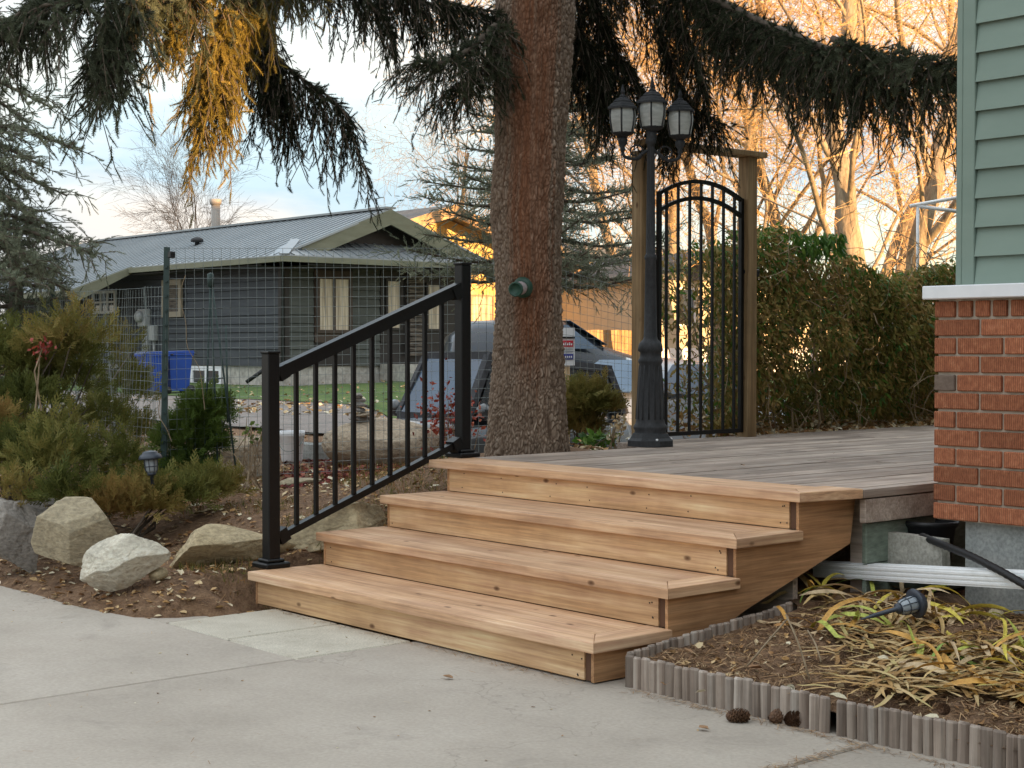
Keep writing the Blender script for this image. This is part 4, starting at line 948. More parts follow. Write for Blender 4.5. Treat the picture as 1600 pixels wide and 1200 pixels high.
# ------------------------------------------------------------------ the big spruce: trunk with bark plates
TC = np.array([-2.775, 2.095]); 
sp_ = thing('big_spruce', 'large blue spruce whose thick scaly trunk stands behind the deck edge', 'tree', (TC[0], TC[1], .35))
def trunk_mesh():
    nA, nH = 420, 760; z0, z1 = .30, 6.0
    zs = np.concatenate([np.linspace(z0, 3.6, nH-60), np.linspace(3.6, z1, 61)[1:]]); nH = len(zs)
    th = np.linspace(0, 2*math.pi, nA, endpoint=False)
    # silhouette from bottom to top: centre along the picture's right vector and radius
    key = [(.30, .012, .275), (.50, .014, .252), (.75, .016, .226), (1.1, .022, .203), (1.5, .026, .190), (1.75, .018, .195), (1.95, .010, .207), (2.15, .022, .209), (2.35, .032, .198), (2.6, .038, .206), (2.8, .044, .214), (3.1, .052, .220), (3.4, .055, .210), (6, .10, .16)]
    ks = np.array(key); off = np.interp(zs, ks[:,0], ks[:,1]); rad = np.interp(zs, ks[:,0], ks[:,2])
    T, Z = np.meshgrid(th, zs)
    r = rad[:,None]*(1+.035*np.sin(3*T+Z*1.3)+.02*np.sin(7*T+1+Z*.6)+.03*np.sin(2*T-Z*2)*(Z > 1.2))
    # cellular bark: tall plates
    cu, cv = .0165, .036; U = T*.24/cu; Vv = Z/cv; W0 = np.stack([np.cos(T)*.24/.02, np.sin(T)*.24/.02, Z/.035], -1).reshape(-1,3); U = U+1.5*(fbm(W0*.8, 3, 1).reshape(U.shape)-.5); Vv = Vv+2.6*(fbm(W0*.6+9, 4, 2).reshape(U.shape)-.5); nw = int(round(2*math.pi*.24/cu))
    iu = np.floor(U).astype(int); iv = np.floor(Vv).astype(int); f1 = np.full(U.shape, 9.); f2 = np.full(U.shape, 9.); idn = np.zeros(U.shape)
    def hsh(a, b, s): n = (a % nw)*73856093 ^ b*19349663 ^ s*83492791; n = (n ^ (n >> 13))*1274126177; return ((n ^ (n >> 16)) & 0xffff)/65535.
    for du in (-1,0,1):
        for dv in (-1,0,1):
            a, b = iu+du, iv+dv; d = np.hypot(a+hsh(a,b,1)-U, b+hsh(a,b,2)-Vv); v = hsh(a, b, 3)
            nw1 = d < f1; f2 = np.where(nw1, f1, np.minimum(f2, d)); idn = np.where(nw1, v, idn); f1 = np.minimum(f1, d)
    fine = fbm(np.stack([np.cos(T)*16, np.sin(T)*16, Z*24], -1).reshape(-1,3), 4, 5).reshape(T.shape); e = np.clip((f2-f1)/.55, 0, 1)*(.55+.9*(fine-.05)); e = np.clip(e, 0, 1)
    strk = np.exp(-((((T-math.atan2(-FW[1]*.92+RT[1]*.0, -FW[0])+math.pi) % (2*math.pi))-math.pi)/.42)**2)
    rough = 1-.45*np.clip(strk*sstep(.9, 1.9, Z), 0, 1)
    amp = .0125*rough
    r = r+amp*(e**.8*(.45+.75*idn)-.5)+.016*(fine-.5)
    # stubs and knots
    ft = math.atan2(-FW[1], -FW[0])
    for (t0, zz, rr, h) in ((ft-.28, 2.72, .05, .03), (ft+.33, 3.02, .05, -.03), (ft+.25, 2.42, .035, .02), (ft-.62, 2.5, .04, .03), (ft+.5, 1.9, .045, .02), (ft-.55, 1.62, .04, .02), (ft-.9, 2.95, .06, .05), (ft-.35, 1.1, .03, -.012)):
        dt = ((T-t0+math.pi) % (2*math.pi))-math.pi; r = r+h*np.exp(-((dt*.23/rr)**2+((Z-zz)/(rr*1.3))**2))
    cx = TC[0]+off[:,None]*RT[0]; cy = TC[1]+off[:,None]*RT[1]
    V = np.stack([cx+r*np.cos(T), cy+r*np.sin(T), Z], -1).reshape(-1,3)
    i, j = np.meshgrid(np.arange(nH-1), np.arange(nA), indexing='ij'); a = i*nA+j; b = i*nA+(j+1)%nA
    F = np.stack([a, b, b+nA, a+nA], -1).reshape(-1,4)
    me = npmesh(V-WL['big_spruce'], F, None, True)
    at_ = me.attributes.new('plate', 'FLOAT', 'POINT'); at_.data.foreach_set('value', (e*(.5+.5*idn)).ravel().astype(np.float32))
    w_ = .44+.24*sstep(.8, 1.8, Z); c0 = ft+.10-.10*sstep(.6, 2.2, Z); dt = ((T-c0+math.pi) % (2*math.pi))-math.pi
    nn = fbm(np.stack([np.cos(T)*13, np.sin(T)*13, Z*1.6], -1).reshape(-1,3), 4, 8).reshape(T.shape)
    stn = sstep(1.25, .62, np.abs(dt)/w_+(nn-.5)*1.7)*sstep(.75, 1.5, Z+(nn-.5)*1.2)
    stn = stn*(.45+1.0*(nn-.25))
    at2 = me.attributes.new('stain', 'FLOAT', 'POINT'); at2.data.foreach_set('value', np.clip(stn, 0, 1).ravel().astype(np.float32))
    return me
def barkmat():
    m, nt, bs = newmat('scaly_spruce_bark'); a = nt.nodes.new('ShaderNodeAttribute'); a.attribute_name = 'plate'; s = nt.nodes.new('ShaderNodeAttribute'); s.attribute_name = 'stain'
    v = coords(nt, (30, 30, 12)); f = noise(nt, v, 1, 7, .65); v2 = coords(nt, (90, 90, 60)); f2 = noise(nt, v2, 1, 4, .6)
    c = ramp(nt, a.outputs['Fac'], [(.0, (.085,.056,.038)), (.22, (.17,.120,.087)), (.6, (.24,.18,.135)), (1, (.32,.255,.20))])  # creases between plates darkened in the colour like occlusion; plate tones vary too
    c = mixc(nt, .55, c, ramp(nt, f, [(.3, (.25,.23,.22)), (.7, (.78,.77,.76))]), 'OVERLAY')
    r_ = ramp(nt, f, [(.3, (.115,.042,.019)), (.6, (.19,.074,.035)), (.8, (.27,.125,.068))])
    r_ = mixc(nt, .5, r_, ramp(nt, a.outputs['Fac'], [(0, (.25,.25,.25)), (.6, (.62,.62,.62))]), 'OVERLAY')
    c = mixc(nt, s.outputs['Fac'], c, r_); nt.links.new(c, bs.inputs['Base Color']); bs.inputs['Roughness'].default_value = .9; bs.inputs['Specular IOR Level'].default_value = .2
    n1 = bump(nt, bs, f, .5, .008); bump(nt, bs, f2, .4, .003, n1); return m
o = nobj('trunk', trunk_mesh(), barkmat(), sp_)
WL['trunk'] = WL['big_spruce']
# spruce limbs that hang into the picture
acc = Acc(); lit = Acc(); wd = MB()
H = dict(lat=.6, droop=.30)
# top left mass, hanging in front
spruce_limb(acc, wd, A((560,-120,8.7),(420,-70,8.2),(300,-30,7.8),(170,-10,7.4),(60,10,7.2)), 60, (.22,.50), .55, .28, tl=.095, tint=.65, rad=.03)
spruce_limb(acc, wd, A((330,-90,7.8),(230,-20,7.6),(180,40,7.5),(150,100,7.45)), 44, (.14,.34), .55, .26, tl=.10, tint=.72)
spruce_limb(acc, wd, A((150,-80,7.6),(80,-20,7.4),(20,30,7.3),(-40,70,7.2)), 44, (.15,.38), .6, .24, tl=.095, tint=.5)
spruce_limb(acc, wd, A((250,-60,7.7),(215,10,7.6),(190,80,7.5),(170,130,7.45)), 30, (.12,.26), .6, .22, tl=.10, tint=.75)
# sunlit hanging mass
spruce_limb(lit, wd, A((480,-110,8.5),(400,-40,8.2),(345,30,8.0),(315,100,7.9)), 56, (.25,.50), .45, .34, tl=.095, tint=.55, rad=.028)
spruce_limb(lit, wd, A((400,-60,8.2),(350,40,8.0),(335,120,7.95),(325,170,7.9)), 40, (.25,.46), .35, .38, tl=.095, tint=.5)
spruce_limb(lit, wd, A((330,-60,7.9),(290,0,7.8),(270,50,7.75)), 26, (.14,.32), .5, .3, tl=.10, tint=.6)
# dark mass right of it
spruce_limb(acc, wd, A((430,-80,8.7),(400,20,8.6),(430,90,8.5),(480,130,8.45),(520,152,8.4),(546,186,8.4)), 62, (.22,.50), .40, .40, tl=.080, tint=.12)
spruce_limb(acc, wd, A((390,0,8.7),(400,80,8.6),(425,130,8.5),(440,160,8.5)), 30, (.32,.52), .3, .42, tl=.08, tint=.10)
# row along the top, towards the trunk
spruce_limb(acc, wd, A((400,-60,9.1),(520,-30,9.1),(640,0,9.1),(780,30,9.1)), 70, (.16,.38), .45, .40, tl=.075, tint=.12, rad=.03)
spruce_limb(acc, wd, A((480,-60,8.8),(560,-10,8.8),(600,30,8.8),(615,60,8.8)), 22, (.14,.30), .45, .36, tl=.075, tint=.15)
spruce_limb(acc, wd, A((560,-70,8.9),(640,-20,8.9),(720,10,8.9),(790,20,8.9)), 50, (.14,.34), .5, .36, tl=.075, tint=.15)
spruce_limb(acc, wd, A((775,40,8.8),(730,80,8.6),(690,100,8.5),(650,92,8.4)), 34, (.12,.34), .7, .24, tl=.085, tint=.4, rad=.022)
spruce_limb(acc, wd, A((778,90,8.9),(740,120,8.7),(705,140,8.6)), 24, (.12,.32), .6, .28, tl=.08, tint=.25)
# behind the lamp
spruce_limb(acc, wd, A((890,-60,9.4),(930,20,9.6),(965,90,9.7),(1010,150,9.7),(1040,190,9.7)), 70, (.25,.50), .55, .34, tl=.085, tint=.12, rad=.03)
spruce_limb(acc, wd, A((895,30,9.5),(920,100,9.7),(940,160,9.7)), 44, (.25,.45), .6, .34, tl=.085, tint=.08)
spruce_limb(acc, wd, A((900,-40,9.4),(990,-20,9.6),(1060,30,9.7),(1085,80,9.7),(1095,130,9.7)), 44, (.25,.48), .5, .36, tl=.085, tint=.1)
# long limb reaching to the house
spruce_limb(acc, wd, A((905,-110,9.5),(1010,-60,9.6),(1100,-8,9.4),(1200,40,8.8),(1300,80,7.9),(1400,112,7.6),(1500,128,7.3)), 150, (.20,.44), .55, .30, tl=.085, tint=.30, rad=.035)
spruce_limb(acc, wd, A((1040,-30,9.6),(1120,30,9.2),(1210,75,8.6),(1300,110,8.0),(1390,135,7.8)), 80, (.18,.40), .6, .36, tl=.085, tint=.15)
spruce_limb(acc, wd, A((1300,60,7.9),(1380,92,7.7),(1440,100,7.5),(1510,100,7.3)), 50, (.12,.26), .7, .22, tl=.085, tint=.5, up=.15)
spruce_limb(acc, wd, A((1030,40,9.7),(1050,110,9.7),(1080,170,9.7),(1130,195,9.7)), 30, (.16,.36), .5, .36, tl=.08, tint=.1)
cr_ = acc.obj('crown', MT['needles'], sp_); lit.obj('crown', MT['needles_sunlit'], sp_)['label'] = 'hanging sprays with sunlight painted into their gold colour'
# crown higher up, above the frame
top = Acc()
for k in range(34):
    z = 3.6+k*.13; a = k*2.4; L = 2.6-(z-3.6)*.2; c = np.array([TC[0], TC[1], z]); d = np.array([math.cos(a), math.sin(a), 0])
    if float((c+d*L-CP)@FW) < 3.5: continue
    spruce_limb(top, wd, [c, c+d*L*.5+[0,0,.1], c+d*L+[0,0,-.15]], 16, (.2,.4), .8, .2, tl=.12, tint=.3, rad=.03, lo=True, step=.09, fork=.2)
top.obj('upper_crown', MT['needles'], sp_)
part('limbs', wd, MT['branch'], sp_)
mb = MB(); c = at(814, 450, depth((TC[0], TC[1], 1.6))-.26)
dirn = -FW*.9-RT*.35+np.array([0, 0, -.12]); dirn = dirn/np.linalg.norm(dirn)
ft_ = thing('tree_feeder', 'short green and pale plastic tube fixed to the spruce trunk', 'tube feeder', tuple(c))
mb.lathe([(.030, -.03), (.037, .0), (.037, .07), (.034, .072)], c+dirn*.0, 20, axis=dirn); part('sleeve', mb, flat('pale_mauve_plastic', (.36,.30,.30), .6), ft_)
mb = MB(); mb.lathe([(.036, .068), (.041, .070), (.041, .088), (.034, .09), (.030, .075), (.001, .074)], c, 20, axis=dirn); part('rim', mb, flat('dark_green_plastic', (.012,.055,.035), .5), ft_)
mb = MB(); mb.lathe([(.055, -.045), (.06, -.03), (.05, -.015), (.034, -.012)], c, 20, axis=dirn); part('mount', mb, flat('dark_green_plastic', (.012,.05,.03), .5), ft_)

# ------------------------------------------------------------------ other conifers
def conifer(name, label, cat, base, h, r, n, mat, tint, tl, pale=None, z0=.35, lo=True, droop=.06, up=.12, lens=None, face=None, step=.09, strands=12, trunk=.12):
    t = thing(name, label, cat, tuple(base)); a = Acc(); wb = MB(); wb.tube([base, base+np.array([0,0,h*.55]), base+np.array([0,0,h])], [trunk, trunk*.7, .01], 8)
    for k in range(n):
        f = (k+RNG.random())/n; z = z0+(h-z0)*f; L = r*(1-f)**.8*RNG.uniform(.75, 1.1)+.1; an = k*2.39996+RNG.uniform(-.3,.3); d = np.array([math.cos(an), math.sin(an), 0]); c = base+np.array([0,0,z])
        spruce_limb(a, wb, [c, c+d*L*.5+[0,0,-.06*L], c+d*L+[0,0,.02*L]], max(5, int(strands*L/r)+3), (.12*r+.05, .30*r+.08), .9, droop, tl=tl, tint=tint, rad=.02, lo=lo, step=step, flat_=1, up=up, fork=.25)
    a.obj('crown', mat, t); part('trunk', wb, MT['branch'], t); return t
b = at(842, 640, 14.0); b[2] = .0
conifer('small_spruce', 'open blue spruce standing behind the big scaly trunk', 'tree', b, 4.6, 1.25, 78, MT['needles_pale'], .70, .095, step=.075, strands=15, z0=1.75)
# tall spruce at the frame's edge
b = at(-75, 700, 11.5); b[2] = .2
t = thing('edge_spruce', 'tall spruce reaching into the picture above the juniper bush', 'tree', tuple(b)); a = Acc(); wb = MB(); wb.tube([b, b+np.array([0,0,4]), b+np.array([0,0,7])], [.16, .10, .02], 8)
tips = [(80,168,11.2),(128,236,11.0),(40,190,11.6),(70,262,11.0),(105,306,11.2),(50,330,10.8),(75,352,11.3),(150,398,10.8),(120,380,11.4),(95,428,10.9),(60,408,10.7),(30,440,10.5),(110,455,11.5),(20,120,11.8),(60,75,11.9),(10,260,10.8),(10,370,10.6),(40,300,11.6),(-10,220,11.0),(20,215,11.3)]
for (px, py, D) in tips:
    tp = at(px, py, D); rt = np.array([b[0], b[1], tp[2]+.22]); spruce_limb(a, wb, [rt, (rt+tp)/2+[0,0,.10], tp], 13, (.16,.40), .8, .10, tl=.085, tint=.62, rad=.022, lo=False, step=.06, up=.1, fork=.35, t0=.15, dens=1.0)
for k in range(16):
    z = .6+k*.34; an = k*2.4; d = np.array([math.cos(an), math.sin(an), 0])
    if d@RT > -.2: continue
    c = b+np.array([0,0,z]); L = 1.6-(z*.12); spruce_limb(a, wb, [c, c+d*L*.5, c+d*L+[0,0,-.15]], 10, (.2,.4), .9, .08, tl=.12, tint=.45, rad=.02, lo=True, step=.1)
a.obj('crown', MT['needles_pale'], t); part('trunk', wb, MT['branch'], t)
b = at(25, 520, 12.5); b[2] = .25
conifer('low_blue_spruce', 'low dark blue spruce behind the wire fence under the edge spruce', 'tree', b, 2.0, 1.0, 46, MT['needles_pale'], .25, .09, z0=.1, step=.07)
b = at(690, 420, 12.8); tp = at(650, 378, 12.4)

# ------------------------------------------------------------------ junipers, cedars and the vine hedge
def spray(seed, n=7, w=.16):
    """flat scaly spray of unit length along z in the xz plane"""
    r = np.random.default_rng(seed); V = []; F = []
    def tri(a, d, L, wd):
        d = np.array(d)/np.linalg.norm(d); s = np.array([d[2], r.uniform(-.3,.3), -d[0]]); k = len(V); V.extend([a-s*wd*.5, a+s*wd*.5, a+d*L*.6+s*wd*.55, a+d*L]); F.extend([(k, k+1, k+2), (k, k+2, k+3)])
    tri(np.zeros(3), (0, 0, 1), 1.0, .06)
    for i in range(n):
        z = .12+.8*i/n; s = 1 if i % 2 else -1; L = (.42-.28*i/n)*r.uniform(.8, 1.2); tri(np.array([0, 0, z]), (s*.75, r.uniform(-.35,.35), .8), L, .075)
        tri(np.array([s*L*.35, 0, z+L*.35]), (s*.3, r.uniform(-.3,.3), .9), L*.6, .06)
    return np.array(V), np.array(F)
SPR = [spray(s) for s in range(4)]
def bush(acc, c, rx, ry, rz, n, L, tint, upb=.6, core=.25, tv=.2, seedn=0):
    """sprays through an uneven ellipsoid volume, more near its surface, pointing outwards and up"""
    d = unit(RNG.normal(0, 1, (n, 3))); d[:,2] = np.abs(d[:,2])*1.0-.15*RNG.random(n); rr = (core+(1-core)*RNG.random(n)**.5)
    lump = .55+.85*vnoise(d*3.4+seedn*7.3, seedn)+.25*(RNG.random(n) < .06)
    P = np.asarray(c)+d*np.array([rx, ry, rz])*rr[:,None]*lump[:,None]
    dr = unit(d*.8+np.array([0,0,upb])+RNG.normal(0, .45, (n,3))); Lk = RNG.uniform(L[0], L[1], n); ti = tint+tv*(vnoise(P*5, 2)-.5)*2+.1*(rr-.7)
    pk = RNG.integers(0, 4, n)
    for k in range(4):
        s = pk == k; acc.add(*scatter(SPR[k][0], SPR[k][1], P[s], frames(dr[s]), Lk[s], ti[s], .1))
def shrub(name, label, cat, parts, mat, L, tint, stems=6, group=None):
    c0 = np.array(parts[0][0]); base = np.array([c0[0], c0[1], hz(c0[0], c0[1])]); t = thing(name, label, cat, tuple(base), group); a = Acc(); wb = MB()
    for i, (c, rx, ry, rz_, n) in enumerate(parts):
        bush(a, c, rx, ry, rz_, n, L, tint+RNG.uniform(-.17, .20), seedn=i+len(name))
        for _ in range(stems):
            e = np.array(c)+RNG.normal(0, .35, 3)*[rx, ry, rz_]; wb.tube([base+RNG.normal(0,.05,3)*[1,1,0], (base+e)/2+RNG.normal(0,.05,3), e], [.012, .008, .003], 4)
    a.obj('foliage', mat, t); part('stems', wb, MT['branch'], t); return t
def gpt(px, py, D, dz=0): p = at(px, py, D); return (p[0], p[1], p[2]+dz)
m1 = 9.2/FPX
def juniper_parts():
    r = []; rg = np.random.default_rng(6)
    for (px, py, D) in ((20,545,9.9),(70,540,9.9),(105,530,9.7),(55,560,9.6),(120,545,9.6),(160,540,9.8),(15,600,9.4),(70,610,9.3),(130,600,9.4),(185,590,9.7),(205,600,9.8),(20,660,9.1),(80,665,9.0),(140,655,9.1),(190,650,9.5),(220,670,9.6),(10,715,8.8),(60,725,8.7),(115,720,8.7),(170,715,8.9),(215,725,9.2),(30,765,8.5),(85,770,8.4),(140,775,8.4),(190,765,8.6),(-10,560,9.6),(-20,640,9.2),(-20,720,8.8),(60,575,9.8)):
        py = py+16; D = D+(2.8*float(sstep(105, 190, px)) if py < 690 else 0); q = rg.uniform(36, 66)*D/FPX; r.append((gpt(px+rg.uniform(-14,14), py+rg.uniform(-14,14), D+rg.uniform(-.25,.25)), q*rg.uniform(.7,1.1), q*.9, q*rg.uniform(.7, 1.15), int(rg.uniform(140, 240))))
    return r
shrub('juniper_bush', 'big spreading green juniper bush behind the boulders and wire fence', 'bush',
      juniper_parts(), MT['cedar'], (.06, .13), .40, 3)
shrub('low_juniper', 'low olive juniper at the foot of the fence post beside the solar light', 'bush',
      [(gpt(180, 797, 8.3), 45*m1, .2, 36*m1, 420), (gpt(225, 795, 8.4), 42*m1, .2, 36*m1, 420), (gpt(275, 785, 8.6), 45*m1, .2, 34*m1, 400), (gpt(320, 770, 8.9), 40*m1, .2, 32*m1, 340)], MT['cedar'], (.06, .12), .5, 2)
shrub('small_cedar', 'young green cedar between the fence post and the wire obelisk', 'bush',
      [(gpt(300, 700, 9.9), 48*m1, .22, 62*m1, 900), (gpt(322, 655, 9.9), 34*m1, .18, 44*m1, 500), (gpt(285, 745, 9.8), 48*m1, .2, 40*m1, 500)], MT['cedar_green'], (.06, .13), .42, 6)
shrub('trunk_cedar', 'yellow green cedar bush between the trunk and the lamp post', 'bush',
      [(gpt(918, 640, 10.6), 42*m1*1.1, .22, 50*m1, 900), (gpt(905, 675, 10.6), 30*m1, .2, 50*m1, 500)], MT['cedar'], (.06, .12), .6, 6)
def leafy(name, label, cat, cen, rad, n, L, mat, tint=.5, stems=14):
    cen = np.array(cen); base = np.array([cen[0], cen[1], max(hz(cen[0], cen[1]), cen[2]-.35)]); t = thing(name, label, cat, tuple(base)); a = Acc()
    TV = np.array([(0,0,0), (-.28,.04,.45), (.28,.04,.45), (0,-.03,1.)]); TF = np.array([(0,2,1), (1,2,3)])
    P = cen+RNG.normal(0, .42, (n,3))*rad; D = unit(RNG.normal(0,1,(n,3))+[0,0,.2]); a.add(*scatter(TV, TF, P, frames(D), RNG.uniform(L[0], L[1], n), tint+RNG.normal(0,.25,n), .1)); a.obj('foliage', mat, t)
    wb = MB()
    for _ in range(stems): e = cen+RNG.normal(0, .45, 3)*rad; wb.tube([base+RNG.normal(0,.04,3)*[1,1,0], (base+e)/2+RNG.normal(0,.04,3), e], [.006, .005, .002], 4)
    part('stems', wb, MT['stem'], t); return t
leafy('red_shrub', 'red leaved shrub in front of the soft top car beside the railing post', 'shrub', gpt(700, 655, 11.2), np.array([.28, .28, .30]), 420, (.03, .06), MT['redberry'])
leafy('red_twig_plant', 'dull red tuft growing up through the juniper bush near the fence', 'shrub', gpt(65, 545, 8.9), np.array([.07, .07, .08]), 40, (.03, .05), MT['redberry'], .25, 2)
leafy('green_perennial', 'tuft of fresh green leaves at the deck edge right beside the trunk', 'plant', gpt(930, 688, 9.9), np.array([.14, .14, .07]), 90, (.05, .09), MT['vine_green'], .6, 8)
leafy('dry_perennial', 'pale dried flower stalks at the deck edge left of the lamp base', 'plant', gpt(965, 670, 9.8), np.array([.06, .06, .12]), 60, (.03, .05), MT['dryleaf'], .8, 10)
leafy('berry_twig', 'spindly plant with a few green leaves before the mossy boulder', 'plant', gpt(395, 680, 9.6), np.array([.10, .10, .12]), 36, (.03, .05), MT['cedar_green'], .5, 8)

# vine hedge along the far side of the deck
hg = thing('vine_hedge', 'dense tangled vine hedge of fading brown and green leaves behind the deck', 'hedge', (-3.1, 6.5, .5))
a = Acc(); ag = Acc(); wb = MB()
TV = np.array([(0,0,0), (-.15,.05,.35), (.15,.05,.35), (-.11,.02,.72), (.11,.02,.72), (0,-.10,1.)]); TF = np.array([(0,2,1), (1,2,4), (1,4,3), (3,4,5)])
def hedge_top(y): return 1.90+.10*np.sin(y*1.7)+.08*np.sin(y*3.9+1)-.10*sstep(4.6, 5.8, y)+.12*sstep(6.2, 8, y)+.02*(y-4)
n = 86000; y = RNG.uniform(4.02, 10.5, n); u = RNG.random(n); zt = hedge_top(y); z = .62+(zt-.62)*u**.85
prof = .16+.34*np.sin(np.clip((z-.6)/1.5, 0, 1)*math.pi)**.6; x = -2.93-.42+prof*(.25+.75*RNG.random(n)**.6)*np.where(RNG.random(n) < .85, 1, -1)
x = x+.34*(fbm(np.stack([y*2.4, z*2.4, y*0], -1), 3, 3)-.5)
P = np.stack([x, y, z], -1); keep = vnoise(np.stack([y*3.1, z*2.6, x*3], -1), 12) > (.20+.08*sstep(1.0, .62, z)); P = P[keep]; n = len(P)
D = unit(RNG.normal(0, .5, (n,3))+[.35, -.1, -.75]); vn = vnoise(P*2.3, 6)
up_ = sstep(1.45, 2.1, P[:,2]); isg = RNG.random(n) < (.12+.75*up_*vnoise(np.stack([P[:,1]*1.1, P[:,1]*0, P[:,2]], -1), 15))
L_ = RNG.uniform(.03, .075, n)
for msk, ac, tt in ((~isg, a, .50), (isg, ag, .5)):
    ac.add(*scatter(TV, TF, P[msk], frames(D[msk]), L_[msk], tt+.45*(vn[msk]-.5)+RNG.normal(0, .16, msk.sum()), .06))
# green climber on the gate post and bright tuft by the bricks
def climber(px0, px1, py0, py1, D, n, ac, L=(.05,.085), tint=.55):
    for _ in range(1):
        pxs = RNG.uniform(px0, px1, n); pys = RNG.uniform(py0, py1, n); ds = D+RNG.uniform(-.12, .12, n)
        Pn = np.array([at(a_, b_, c_) for a_, b_, c_ in zip(pxs, pys, ds)]); kp = vnoise(Pn*6, 9) > .42; Pn = Pn[kp]
        ac.add(*scatter(TV, TF, Pn, frames(unit(RNG.normal(0,.4,(len(Pn),3))+[.2,-.1,-.9])), RNG.uniform(L[0], L[1], len(Pn)), tint+RNG.normal(0,.2,len(Pn)), .06))
climber(1125, 1168, 380, 690, 10.75, 900, ag); climber(1100, 1150, 455, 690, 11.2, 620, ag, (.045,.08), .45); climber(1070, 1110, 540, 690, 11.4, 90, ag, (.045,.07), .4)
climber(1415, 1475, 560, 650, 12.6, 420, ag, (.05,.09), .8); climber(1235, 1320, 362, 400, 10.9, 380, ag, (.05,.085), .45)
for k in range(1100):
    y = RNG.uniform(4.05, 10.2); zz = RNG.uniform(.55, hedge_top(y)); x0 = -3.35+RNG.uniform(-.1, .42); d = unit(RNG.normal(0, 1, 3)*[.5, 1, 1]); p = np.array([x0, y, zz]); pts = [p]
    for j in range(6): d = unit(d+RNG.normal(0, .45, 3)+[0,0,-.12]); p = p+d*.10; p[2] = max(p[2], .58); p[0] = min(p[0], -2.82); pts.append(p)
    wb.tube(pts, [RNG.uniform(.002, .0045)]*len(pts), 3, cap=False)
for k in range(60):
    y = 4.1+k*.105; pts = [np.array([-3.2+RNG.uniform(-.15,.2), y, .45])]
    for j in range(5): pts.append(pts[-1]+[RNG.uniform(-.08,.08), RNG.uniform(-.12,.12), .22])
    wb.tube(pts, [.009, .008, .007, .006, .005, .004], 4, cap=False)
for k in range(260):     # dry grass stems below
    px = RNG.uniform(1200, 1480) if k < 60 else RNG.uniform(1395, 1470); p = at(px, RNG.uniform(650, 668), 10.6+ (px-1180)/280*2.2); d = RNG.normal(0, .10, 3); wb.tube([p, p+np.array([d[0], d[1], .12]), p+np.array([d[0]*2.4, d[1]*2.4, .20+abs(d[2])])], [.004, .003, .001], 3, cap=False)
a.obj('leaves', MT['vine'], hg)['kind'] = 'stuff'; ag.obj('green_leaves', MT['vine_green'], hg)['kind'] = 'stuff'; part('stems', wb, MT['stem'], hg)

# ------------------------------------------------------------------ bare golden trees beyond the hedge
def bare_tree(name, label, base, h, lean, r0, seed, n1=9, mat='pale_bark', twig='pale_twig', leaves=200, depth_=4, fork0=.25, spread=.55, group='bare trees beyond the hedge', tw=.011):
    rg = np.random.default_rng(seed); t = thing(name, label, 'tree', tuple(base), group); tb = MB(); tw_ = Acc(); lp = []
    TV6 = np.array([(1,0,0),(-.5,.866,0),(-.5,-.866,0),(.35,0,1),(-.17,.3,1),(-.17,-.3,1)]); TF6 = np.array([(0,1,4),(0,4,3),(1,2,5),(1,5,4),(2,0,3),(2,3,5)])
    segs = []
    def grow(p, d, L, r, lev):
        n = max(3, int(L/.45)); pts = [p]; st = L/n
        for j in range(n): d = unit(d+rg.normal(0, .10, 3)+np.array([0,0,.035 if lev < 2 else -.03])); p = p+d*st; pts.append(p)
        rr = [r*(1-.62*j/n) for j in range(n+1)]
        if r > .028: tb.tube(pts, rr, 7 if r > .1 else 5, cap=False)
        else:
            for j in range(n): segs.append((pts[j], pts[j+1], max(rr[j], tw*.5)))
        if lev >= depth_: lp.extend(pts[1:]); return
        nb = n1 if lev == 0 else int(rg.integers(5, 8))
        for q in range(nb):
            f = fork0+(1-fork0)*(q+rg.random())/nb if lev == 0 else .2+.8*(q+rg.random())/nb; i = min(int(f*n), n-1); b = pts[i]*(1-(f*n-i))+pts[min(i+1,n)]*(f*n-i)
            ax = unit(np.cross(d, rg.normal(0,1,3))); dd = unit(d*(1-spread)+ax*spread*rg.uniform(.7, 1.5)+np.array([0,0,.25 if lev == 0 else 0]))
            grow(b, dd, L*(rg.uniform(.42, .68) if lev == 0 else rg.uniform(.4, .65)), max(rr[i]*rg.uniform(.26, .46), tw*.5), lev+1)
    grow(np.array(base, float), unit(np.array([*lean, 1.])), h, r0, 0)
    if segs:
        A0 = np.array([s[0] for s in segs]); B0 = np.array([s[1] for s in segs]); r_ = np.array([s[2] for s in segs]); L = np.linalg.norm(B0-A0, axis=1)
        tw_.add(*scatter(TV6, TF6, A0, frames(B0-A0), np.stack([r_, r_, L*1.05], -1), np.full(len(segs), .5), .3))
    part('trunk', tb, MT[mat], t)
    if segs: tw_.obj('crown', MT[twig], t)
    if leaves and lp:
        lp = np.array(lp); P = lp[rg.integers(0, len(lp), leaves)]+rg.normal(0, .06, (leaves,3)); al = Acc()
        al.add(*scatter(TV, TF, P, frames(RNG.normal(0,1,(leaves,3))), RNG.uniform(.08, .15, leaves), RNG.random(leaves), .1)); al.obj('leaves', MT['leaf_gold'], t)['kind'] = 'stuff'
    return t
